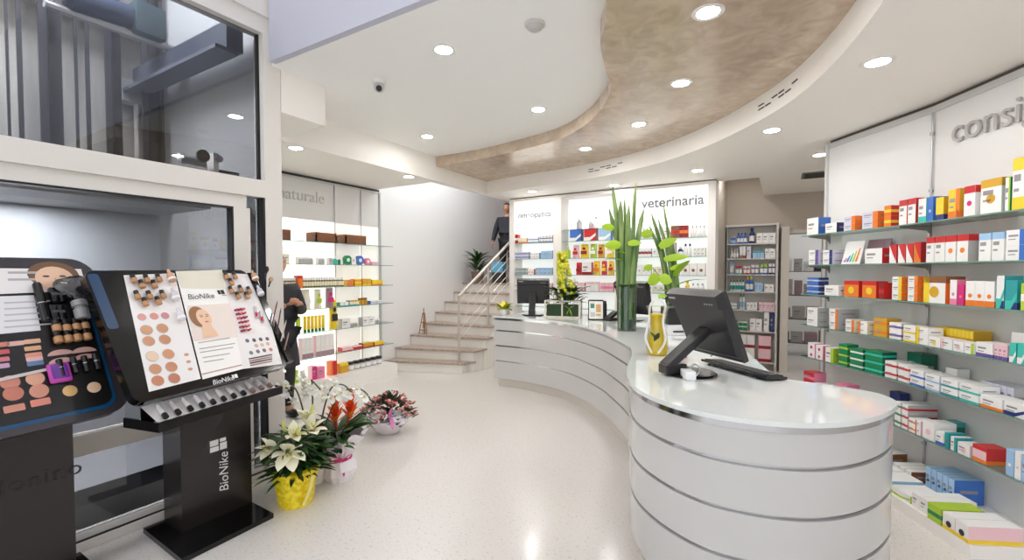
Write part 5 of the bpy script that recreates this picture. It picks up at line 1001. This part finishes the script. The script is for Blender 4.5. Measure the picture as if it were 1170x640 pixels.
# storeroom rack seen through the doorway
base = V((.35, 10.3, 0)); rk = thing('storage_rack', 'grey wire rack seen through the back doorway', 'rack', base); RG = M((120,118,118), .4, .5)
for x in (-.45, .45):
    for y in (-.2, .2): b = MB(); b.tube([(x,y,0),(x,y,2.0)], .018, RG, 8); b.build('post', rk)
for i, z in enumerate((.25,.7,1.15,1.6)):
    b = MB(); b.box(-.45,.45,-.2,.2,z-.015,z,RG); b.build('shelf', rk, 0)
rr = random.Random(8)
for z in (.25,.7,1.15,1.6):
    x = -.4
    while x < .3:
        w = rr.uniform(.12,.22); c1, c2 = rr.choice([('grey','black'),('white','mauve'),('brown','cream'),('black','grey'),('mauve','grey')]); h = rr.uniform(.16,.3)
        place(carton(w, .3, h, c1, c2, 'X' if c1 != 'black' else ''), 'storage_box', base.x+x, base.y-.17, z+.001, 0, cname(c1,c2,'')+' storage box', '%s shelf of the storeroom rack' % {.25:'lowest',.7:'second lowest',1.15:'third lowest',1.6:'top'}[z], 'box', 'boxes on the storeroom rack'); x += w+.03
# ================================================================== FLOOR PLANTS
def wrap_skirt(b, prof, m, n=28, amp=.08, c=(0,0,0), seed=0):   # crinkled wrapping
    rr = random.Random(seed); ph = [rr.uniform(0,6.28) for _ in range(4)]; vs = []; fs = []
    for j, (r, z) in enumerate(prof):
        for i in range(n*2):
            a = pi*i/n; k = 1+amp*(j/(len(prof)-1)+.15)*(sin(9*a+ph[0])*.6+sin(14*a+ph[1]+j)*.4); vs.append((c[0]+r*k*cos(a), c[1]+r*k*sin(a), c[2]+z+(.02*sin(7*a+ph[2]) if j == len(prof)-1 else 0)))
    N = 2*n
    for j in range(len(prof)-1):
        for i in range(N): fs.append((j*N+i, j*N+(i+1)%N, (j+1)*N+(i+1)%N, (j+1)*N+i))
    b.add(vs, fs, m); return b
LG = [M((36,66,32),.4), M((48,88,38),.4), M((28,52,28),.4), M((66,104,44),.4)]
CRM = M((244,240,214), .5)
def lily(b, c, d, s):
    d = V(d).normalized(); u = d.orthogonal().normalized(); w = d.cross(u)
    for j in range(6):
        a = 2*pi*j/6; o = u*cos(a)+w*sin(a); b.blade(V(c), (d*.8+o*.7), s, s*.3, CRM, .45, 5, .25)
    for j in range(3): a = 2*pi*j/3; b.tube([V(c), V(c)+d*s*.6+(u*cos(a)+w*sin(a))*s*.12], .003, M((200,190,70),.5), 5)
p = Z(338,574,0); p.z = 0; t = thing('potted_lily', 'white lily plant in bright yellow wrapping on the floor', 'potted plant', p, radians(51))
YW = noise_mat('yellow_wrap', (226,196,8), (250,228,60), 30, .4, bump=.4)
b = MB(); wrap_skirt(b, [(0,0),(.105,.0),(.115,.04),(.13,.16),(.155,.25),(.13,.26),(.08,.2)], YW, 24, .06, seed=1); b.build('yellow_wrap', t)
b = MB(); b.tube([(.06,-.12,.03),(.1,-.125,.13),(.12,-.12,.22)], .012, M((240,226,130),.4), 6); b.build('ribbon', t)
b = MB(); rr = random.Random(5)
for i in range(260):
    a = rr.uniform(0,2*pi); q = rr.uniform(0,.13); z = rr.uniform(.2,.46); b.blade((q*cos(a),q*sin(a),z), (cos(a),sin(a),rr.uniform(.05,.7)), rr.uniform(.1,.2), .016, LG[i%4], .7, 5)
b.build('leaves', t)
b = MB()
for x, y in ((-.06,-.04),(.05,-.03),(0,.06),(.08,.05),(-.09,.05)): b.tube([(x*.5,y*.5,.1),(x,y,.5)], .006, LG[3], 6)
b.build('stems', t)
for c, d, s in [((-.13,-.1,.42),(-.6,-.5,.5),.11),((-.02,-.16,.41),(.1,-1,.2),.15),((-.0,-.1,.5),(.3,-.7,.8),.11),((.1,-.05,.5),(.4,-.5,.9),.13),((.06,.05,.55),(.2,.1,1),.1)]:
    b = MB(); lily(b, c, d, s); b.build('lily_flower', t)
for c, d in [((-.05,-.06,.52),(-.2,-.3,1)),((.1,.0,.58),(.2,.1,1)),((.03,-.12,.5),(.1,-.6,1))]: b = MB(); d = V(d).normalized(); b.lathe([(.004,0),(.014,.03),(.012,.07),(0,.1)], M((206,206,120),.5), c, 8, d); b.build('flower_bud', t)
# orchids behind
p = Z(356,541,0); p.z = 0; t = thing('potted_orchid', 'tall white orchid behind the yellow-wrapped lily', 'orchid', V((-3.05,2.16,0)))
b = MB(); b.lathe([(0,0),(.07,0),(.09,.15),(.085,.15),(.07,.12),(0,.12)], M((236,232,228),.4), n=20); b.build('pot', t)
b = MB()
for i in range(7): a = i*.9; b.blade((0,0,.13),(cos(a),sin(a),.9),.3,.05,LG[i%2],.9,7)
b.build('leaves', t)
rr = random.Random(9)
for dx, dy, hh, n in [(-.14,-.1,.74,7),(.02,-.02,.78,8),(.16,.1,.74,7),(.3,.12,.72,5)]:
    pts = catmull([(0,0,.1),(dx*.3,dy*.3,hh*.6),(dx*.7,dy*.7,hh*.95),(dx*1.2,dy*1.2,hh*1.0),(dx*1.2+.1,dy*1.2,hh*.93)], 6); fs_ = MB().tube(pts, .006, M((84,84,50),.5), 6).build('flower_stem', t); k = len(pts)
    for i in range(n):
        q = pts[int(k*.45+(k*.54)*i/n)]; c = q+V((rr.uniform(-.03,.05),rr.uniform(-.06,-.01),rr.uniform(-.05,.03))); a0 = rr.uniform(0,1); fl = MB()
        for j in range(5): a = a0+2*pi*j/5; fl.blade(c, (cos(a)*.9,-.4,sin(a)*.9), .055, .022, M((246,244,240),.5), .2, 4, -.2)
        fl.ell(c+V((0,-.014,0)), (.009,.009,.009), M((216,206,90),.5), 6, 4); fl.build('orchid_flower', fs_)
MB().blade((.06,-.02,.2),(.3,-.1,1),.34,.055,M((58,54,58),.5),.2,7).build('dark_leaf', t)
# bromeliad
p = Z(387,551,0); p.z = 0; p = V((-2.93,2.30,0)); t = thing('potted_bromeliad', 'orange bromeliad in white tissue with pink ribbon and card', 'potted plant', p, radians(51))
TIS = M((238,232,236), .6)
b = MB(); wrap_skirt(b, [(0,0),(.1,.0),(.12,.05),(.1,.13),(.085,.17),(.14,.28),(.2,.36)], TIS, 26, .14, seed=3); b.build('tissue_wrap', t)
b = MB(); b.lathe([(.09,.155),(.095,.165),(.09,.18)], M((210,40,130),.4), (0,0,0), 20); b.blade((.02,-.1,.17),(-.6,-.3,.5),.1,.02,M((210,40,130),.4)); b.blade((.02,-.1,.17),(.6,-.3,.6),.1,.02,M((210,40,130),.4)); b.blade((.02,-.1,.17),(.1,-.3,-.9),.12,.012,M((210,40,130),.4)); b.build('pink_ribbon', t)
b = MB(Mx.Translation((.07,-.13,.1)) @ Mx.Rotation(.25,4,'Z') @ Mx.Rotation(-.15,4,'Y')); b.box(-.06,.06,0,.002,0,.08,M((244,238,244),.5)); b.build('gift_card', t, 0)
b = MB(); rr = random.Random(12)
for i in range(26): a = rr.uniform(0,2*pi); b.blade((.02*cos(a),.02*sin(a),.28+.1*rr.random()), (cos(a),sin(a),rr.uniform(.4,1.2)), rr.uniform(.22,.34), .026, LG[i%4], .9, 7, .3, 0, 1)
for i in range(60): a = rr.uniform(0,2*pi); b.blade((.1*cos(a)-.08,.1*sin(a)-.06,.26+.14*rr.random()), (cos(a),sin(a),rr.uniform(.1,.9)), rr.uniform(.08,.15), .026, LG[(i+1)%4], .7, 5)
b.build('leaves', t)
for x, y, z, h in ((-.03,0,.4,.3),(.08,.02,.42,.32)):
    b = MB(); b.tube([(x*.3,y,.25),(x,y,z+.1)], .012, M((150,60,30),.5), 6)
    for i in range(26): k = i/26; a = i*2.4; b.blade((x,y,z+.02+k*.16), (cos(a)*(1-k*.5),sin(a)*(1-k*.5),.9+k), .12-.02*k, .018, M([(232,96,24),(216,64,30),(240,130,40)][i%3],.4), .2, 4, .3)
    b.build('flower_spike', t)
# kalanchoe bowl
p = V((-3.36,3.22,0)); t = thing('flower_basket', 'low pink kalanchoe flowers in a white basket bowl with card', 'flower basket', p, radians(45))
b = MB(); wrap_skirt(b, [(0,0),(.09,0),(.14,.04),(.18,.1),(.22,.16),(.2,.15),(.1,.1)], TIS, 24, .06, seed=6); b.build('basket_bowl', t)
b = MB(Mx.Translation((.1,-.2,.13)) @ Mx.Rotation(.3,4,'Z') @ Mx.Rotation(-.4,4,'X')); b.box(-.06,.06,0,.002,0,.08,M((246,240,246),.5)); b.build('gift_card', t, 0)
b = MB(); b.blade((.02,-.21,.2),(.1,-.2,1),.11,.022,M((224,130,190),.4),.6); b.blade((.03,-.2,.2),(-.5,-.1,.6),.14,.022,M((224,130,190),.4),.6); b.blade((.03,-.2,.2),(.1,-.5,-.5),.12,.02,M((224,130,190),.4),.6); b.build('pink_ribbon', t)
b = MB(); rr = random.Random(14)
for i in range(190):
    a = rr.uniform(0,2*pi); q = sqrt(rr.random())*.25; z = .17+.14*(1-(q/.22)**2)+rr.uniform(-.04,.04); b.blade((q*cos(a),q*sin(a),z), (cos(a)*q*4,sin(a)*q*4,rr.uniform(.3,1)), rr.uniform(.05,.09), .024, [M((66,74,48),.5),M((50,66,40),.5),M((94,70,60),.5)][i%3], .6, 4)
b.build('leaves', t)
for kk in range(34):
    a = rr.uniform(0,2*pi); q = sqrt(rr.random())*.27; z = .24+.14*(1-(q/.25)**2)+rr.uniform(-.03,.03); b = MB()
    for i in range(7): b.ell((q*cos(a)+rr.uniform(-.026,.026), q*sin(a)+rr.uniform(-.026,.026), z+rr.uniform(-.014,.014)), (.011,.011,.009), M([(214,130,126),(196,92,96),(226,176,160)][i%3],.5), 6, 4)
    b.build('blossom_cluster', t)
# ================================================================== PEOPLE
SKIN = M((204,150,122), .5)
def skin_mesh(J, E, root):   # J: name -> (pos, radius); returns evaluated verts/faces of the grown surface
    bm = bmesh.new(); ly = bm.verts.layers.skin.verify(); vm = {}
    for k, (p, r) in J.items():
        v = bm.verts.new(p); vm[k] = v; v[ly].radius = (r, r) if not isinstance(r, tuple) else r; v[ly].use_root = (k == root)
    for a, c in E: bm.edges.new((vm[a], vm[c]))
    me = bpy.data.meshes.new('tmp'); bm.to_mesh(me); bm.free(); o = bpy.data.objects.new('tmp', me); COL.objects.link(o)
    o.modifiers.new('s', 'SKIN').use_smooth_shade = True; o.modifiers.new('u', 'SUBSURF').levels = 2
    dg = bpy.context.evaluated_depsgraph_get(); dg.update(); ev = o.evaluated_get(dg); m2 = ev.to_mesh(); vs = [v.co.copy() for v in m2.vertices]; fs = [list(f.vertices) for f in m2.polygons]; ev.to_mesh_clear()
    bpy.data.objects.remove(o); bpy.data.meshes.remove(me); return vs, fs
def hand(b, w, d, up, s=1.):   # w wrist, d pointing along the palm, up = back of the hand
    w = V(w); d = V(d).normalized(); sd = d.cross(V(up)).normalized(); up = sd.cross(d).normalized(); T = Mx(((sd.x,d.x,up.x,w.x),(sd.y,d.y,up.y,w.y),(sd.z,d.z,up.z,w.z),(0,0,0,1))); q = MB(T)
    q.ell((0,.045*s,0), (.04*s,.055*s,.018*s), SKIN, 14, 10)
    for i, (x, L) in enumerate(((-.028,.07),(-.01,.08),(.009,.075),(.027,.06))):
        q.tube([(x*s,.08*s,0),(x*1.05*s,(.08+L*.4)*s,-.008*s),(x*1.05*s,(.08+L*.72)*s,-.03*s),(x*s,(.08+L*.8)*s,-.055*s)], [.0095*s,.009*s,.008*s,.0065*s], SKIN, 8)
    q.tube([(-.03*s,.02*s,-.004*s),(-.055*s,.05*s,-.014*s),(-.05*s,.085*s,-.03*s)], [.013*s,.011*s,.008*s], SKIN, 8)
    b.add(q.v, q.f, SKIN)
def head(b, c, yaw):   # faces local -y turned by yaw
    T = Mx.Translation(c) @ Mx.Rotation(yaw, 4, 'Z'); vs = []; fs = []; nu, nv = 20, 14
    for j in range(nv+1):
        ph = pi*j/nv; z = -cos(ph)
        for i in range(nu):
            a = 2*pi*i/nu; x = .076*sin(ph)*cos(a); y = .095*sin(ph)*sin(a)
            if z < 0: x *= 1-.28*z*z; y = y*(1-.15*z*z)-.012*z*z
            if sin(a) < -.93 and -.42 < z < .12: y -= .022*(1-abs(z+.18)/.36)
            vs.append((x, y, z*.118))
    for j in range(nv):
        for i in range(nu): fs.append((j*nu+i, j*nu+(i+1)%nu, (j+1)*nu+(i+1)%nu, (j+1)*nu+i))
    q = MB(T); q.add(vs, fs, SKIN)
    for sx in (-1, 1):
        q.ell((sx*.03,-.083,.012), (.014,.008,.008), M((240,236,232),.3), 10, 6); q.ell((sx*.03,-.089,.012), (.006,.004,.006), M((50,36,30),.3), 8, 6)
        q.ell((sx*.031,-.084,.034), (.018,.006,.004), M((70,54,44),.6), 8, 6); q.ell((sx*.078,.008,.0), (.01,.022,.032), SKIN, 10, 8)
    q.ell((0,-.086,-.056), (.024,.007,.007), M((170,92,84),.5), 10, 6)
    for f in q.mats:
        pass
    off = len(b.v); b.v += q.v; 
    for f, m in zip(q.f, q.m): b.f.append([off+k for k in f]); b.m.append(b.mi(q.mats[m]))
def person(p, rz, label, armL, armR, hz=1.66, coat=(38,38,44), trousers=(34,34,40), hair=(90,82,76), long=False, headyaw=0., shirt=None):
    t = thing('person', label, 'person', p, rz)
    J = {'pel':((0,0,.95),(.15,.11)),'waist':((0,0,1.1),(.14,.1)),'chest':((0,.0,1.3),(.17,.115)),'neck0':((0,.01,1.46),(.07,.07)),'neck1':((0,-.005,1.56),(.052,.052)),
         'hl':((.09,0,.9),.1),'kl':((.1,-.01,.5),.062),'al':((.1,.02,.09),.042),'fl':((.11,-.14,.04),.036),'hr':((-.09,0,.9),.1),'kr':((-.1,-.01,.5),.062),'ar':((-.1,.02,.09),.042),'fr':((-.11,-.14,.04),.036)}
    E_ = [('pel','waist'),('waist','chest'),('chest','neck0'),('neck0','neck1'),('pel','hl'),('hl','kl'),('kl','al'),('al','fl'),('pel','hr'),('hr','kr'),('kr','ar'),('ar','fr')]
    for sgn, k, (el, wr) in ((1,'L',armL),(-1,'R',armR)):
        J['s'+k] = ((sgn*.19,.01,1.4),.062); J['e'+k] = (el,.044); J['w'+k] = (wr,.03); E_ += [('chest','s'+k),('s'+k,'e'+k),('e'+k,'w'+k)]
    vs, fs = skin_mesh(J, E_, 'pel'); b = MB(); b.add(vs, fs, SKIN); head(b, V((0,-.015,hz)), headyaw)
    for k, (el, wr) in (('L',armL),('R',armR)): d = V(wr)-V(el); hand(b, V(wr)+d.normalized()*.01, d, V((0,-.2,1)) if abs(d.normalized().z) < .8 else V((1 if k == 'L' else -1,0,0)))
    b.build('body', t, 80)
    C = M(coat, .65); Tm = M(trousers, .7)
    J2 = {k: (v[0], tuple(x+.022 for x in v[1]) if isinstance(v[1], tuple) else v[1]+.022) for k, v in J.items() if k in ('pel','waist','chest','sL','eL','sR','eR')}
    for k, (el, wr) in (('L',armL),('R',armR)): J2['w'+k] = (V(el).lerp(V(wr),.93), .044)
    J2['col'] = ((0,.008,1.45),.085); J2['hem'] = ((0,0,.78),(.2,.145))
    vs, fs = skin_mesh(J2, [('hem','pel'),('pel','waist'),('waist','chest'),('chest','col'),('chest','sL'),('sL','eL'),('eL','wL'),('chest','sR'),('sR','eR'),('eR','wR')], 'pel'); b = MB(); b.add(vs, fs, C)
    if long: 
        n = 24; prof = [(.15,.98),(.19,.85),(.21,.7),(.225,.56),(.2,.565)]; vs = [(r*cos(2*pi*i/n), r*.74*sin(2*pi*i/n), z) for r, z in prof for i in range(n)]
        b.add(vs, [(j*n+i,(j+1)*n+i,(j+1)*n+(i+1)%n,j*n+(i+1)%n) for j in range(4) for i in range(n)], C)
    b.build('coat', t, 80)
    J3 = {k: (v[0], tuple(x+.014 for x in v[1]) if isinstance(v[1], tuple) else v[1]+.016) for k, v in J.items() if k in ('pel','hl','kl','al','hr','kr','ar')}
    vs, fs = skin_mesh(J3, [('pel','hl'),('hl','kl'),('kl','al'),('pel','hr'),('hr','kr'),('kr','ar')], 'pel'); b = MB(); b.add(vs, fs, Tm); b.build('trousers', t, 80)
    for s in (1, -1): b = MB(); b.ell((s*.105,-.07,.045), (.05,.14,.044), M((26,22,22),.3), 14, 8); b.build('shoe', t)
    T = Mx.Translation((0,-.015,hz)) @ Mx.Rotation(headyaw, 4, 'Z'); b = MB(T); n = 20; vs = []; fs = []
    for j in range(8):
        ph = (pi/2)*(j/7)*1.15
        for i in range(n):
            a = 2*pi*i/n; low = .38+.62*max(0, sin(a)*.9+.35) if j == 7 else 1; ph2 = min(ph, pi/2*1.15*(.55 if sin(a) < -.35 else 1)); vs.append((.083*sin(ph2)*cos(a), .102*sin(ph2)*sin(a)+.006, .126*cos(ph2)))
    for j in range(7):
        for i in range(n): fs.append((j*n+i, (j+1)*n+i, (j+1)*n+(i+1)%n, j*n+(i+1)%n))
    b.add(vs, fs, M(hair, .8)); b.build('hair', t, 80)
    return t
person((-4.72,2.93,0), radians(90-8), 'person in a long dark coat standing by the naturale shelves, hands together', ((.24,-.05,1.14),(.07,-.28,1.27)), ((-.24,-.05,1.14),(-.04,-.29,1.25)), 1.67, hair=(120,112,106), long=True)
pp = CAM+ray(579.5,325)*9.25
person((pp.x,pp.y,R_*8+.001), radians(20), 'person in a dark jacket standing at the top of the stairs', ((.26,.03,1.12),(.25,-.08,.9)), ((-.27,0,1.12),(-.3,-.12,.9)), 1.66, coat=(40,42,52), hair=(60,48,42), headyaw=radians(-10)).scale = (.92,.92,.9)
# potted plant and bags on the landing
q = CAM+ray(560,324)*9.0; t = thing('potted_plant', 'leafy green potted plant on the stair landing', 'potted plant', (q.x-.16, q.y-.2, R_*8+.001))
b = MB(); b.lathe([(0,0),(.1,0),(.13,.22),(.12,.22),(.1,.18),(0,.18)], M((120,100,90),.6), n=18); b.build('pot', t)
b = MB(); rr = random.Random(21)
for i in range(60): a = rr.uniform(0,2*pi); b.blade((.04*cos(a),.04*sin(a),.2+.3*rr.random()), (cos(a),sin(a),rr.uniform(.5,1.6)), rr.uniform(.2,.36), .025, [LG[0],LG[1],M((84,110,50),.4)][i%3], 1.0, 6)
b.build('leaves', t)
q = CAM+ray(570,324)*8.7; t = thing('shopping_bag', 'blue shopping bag standing on the stair landing', 'bag', (q.x,q.y,R_*8+.001))
b = MB(); b.prism([(-.12,-.06),(.12,-.06),(.12,.06),(-.12,.06)], 0, .3, M((52,50,52),.5)); b.build('lower_panel', t, 0); b = MB(); b.prism([(-.125,-.065),(.125,-.065),(.125,.065),(-.125,.065)], .2, .4, M((96,170,206),.5)); b.build('blue_panel', t, 0)
b = MB(); b.tube(catmull([(-.06,-.06,.4),(-.05,-.06,.5),(.05,-.06,.5),(.06,-.06,.4)],5), .008, M((60,60,60),.5), 6); b.build('handle', t)
finish_labels()
S.view_settings.exposure = 0.7
S.cycles.max_bounces = 9; S.cycles.diffuse_bounces = 7; S.cycles.glossy_bounces = 4; S.cycles.transparent_max_bounces = 24; S.cycles.transmission_bounces = 4
S.cycles.use_denoising = True; S.cycles.caustics_reflective = False; S.cycles.caustics_refractive = False; S.cycles.sample_clamp_indirect = 6
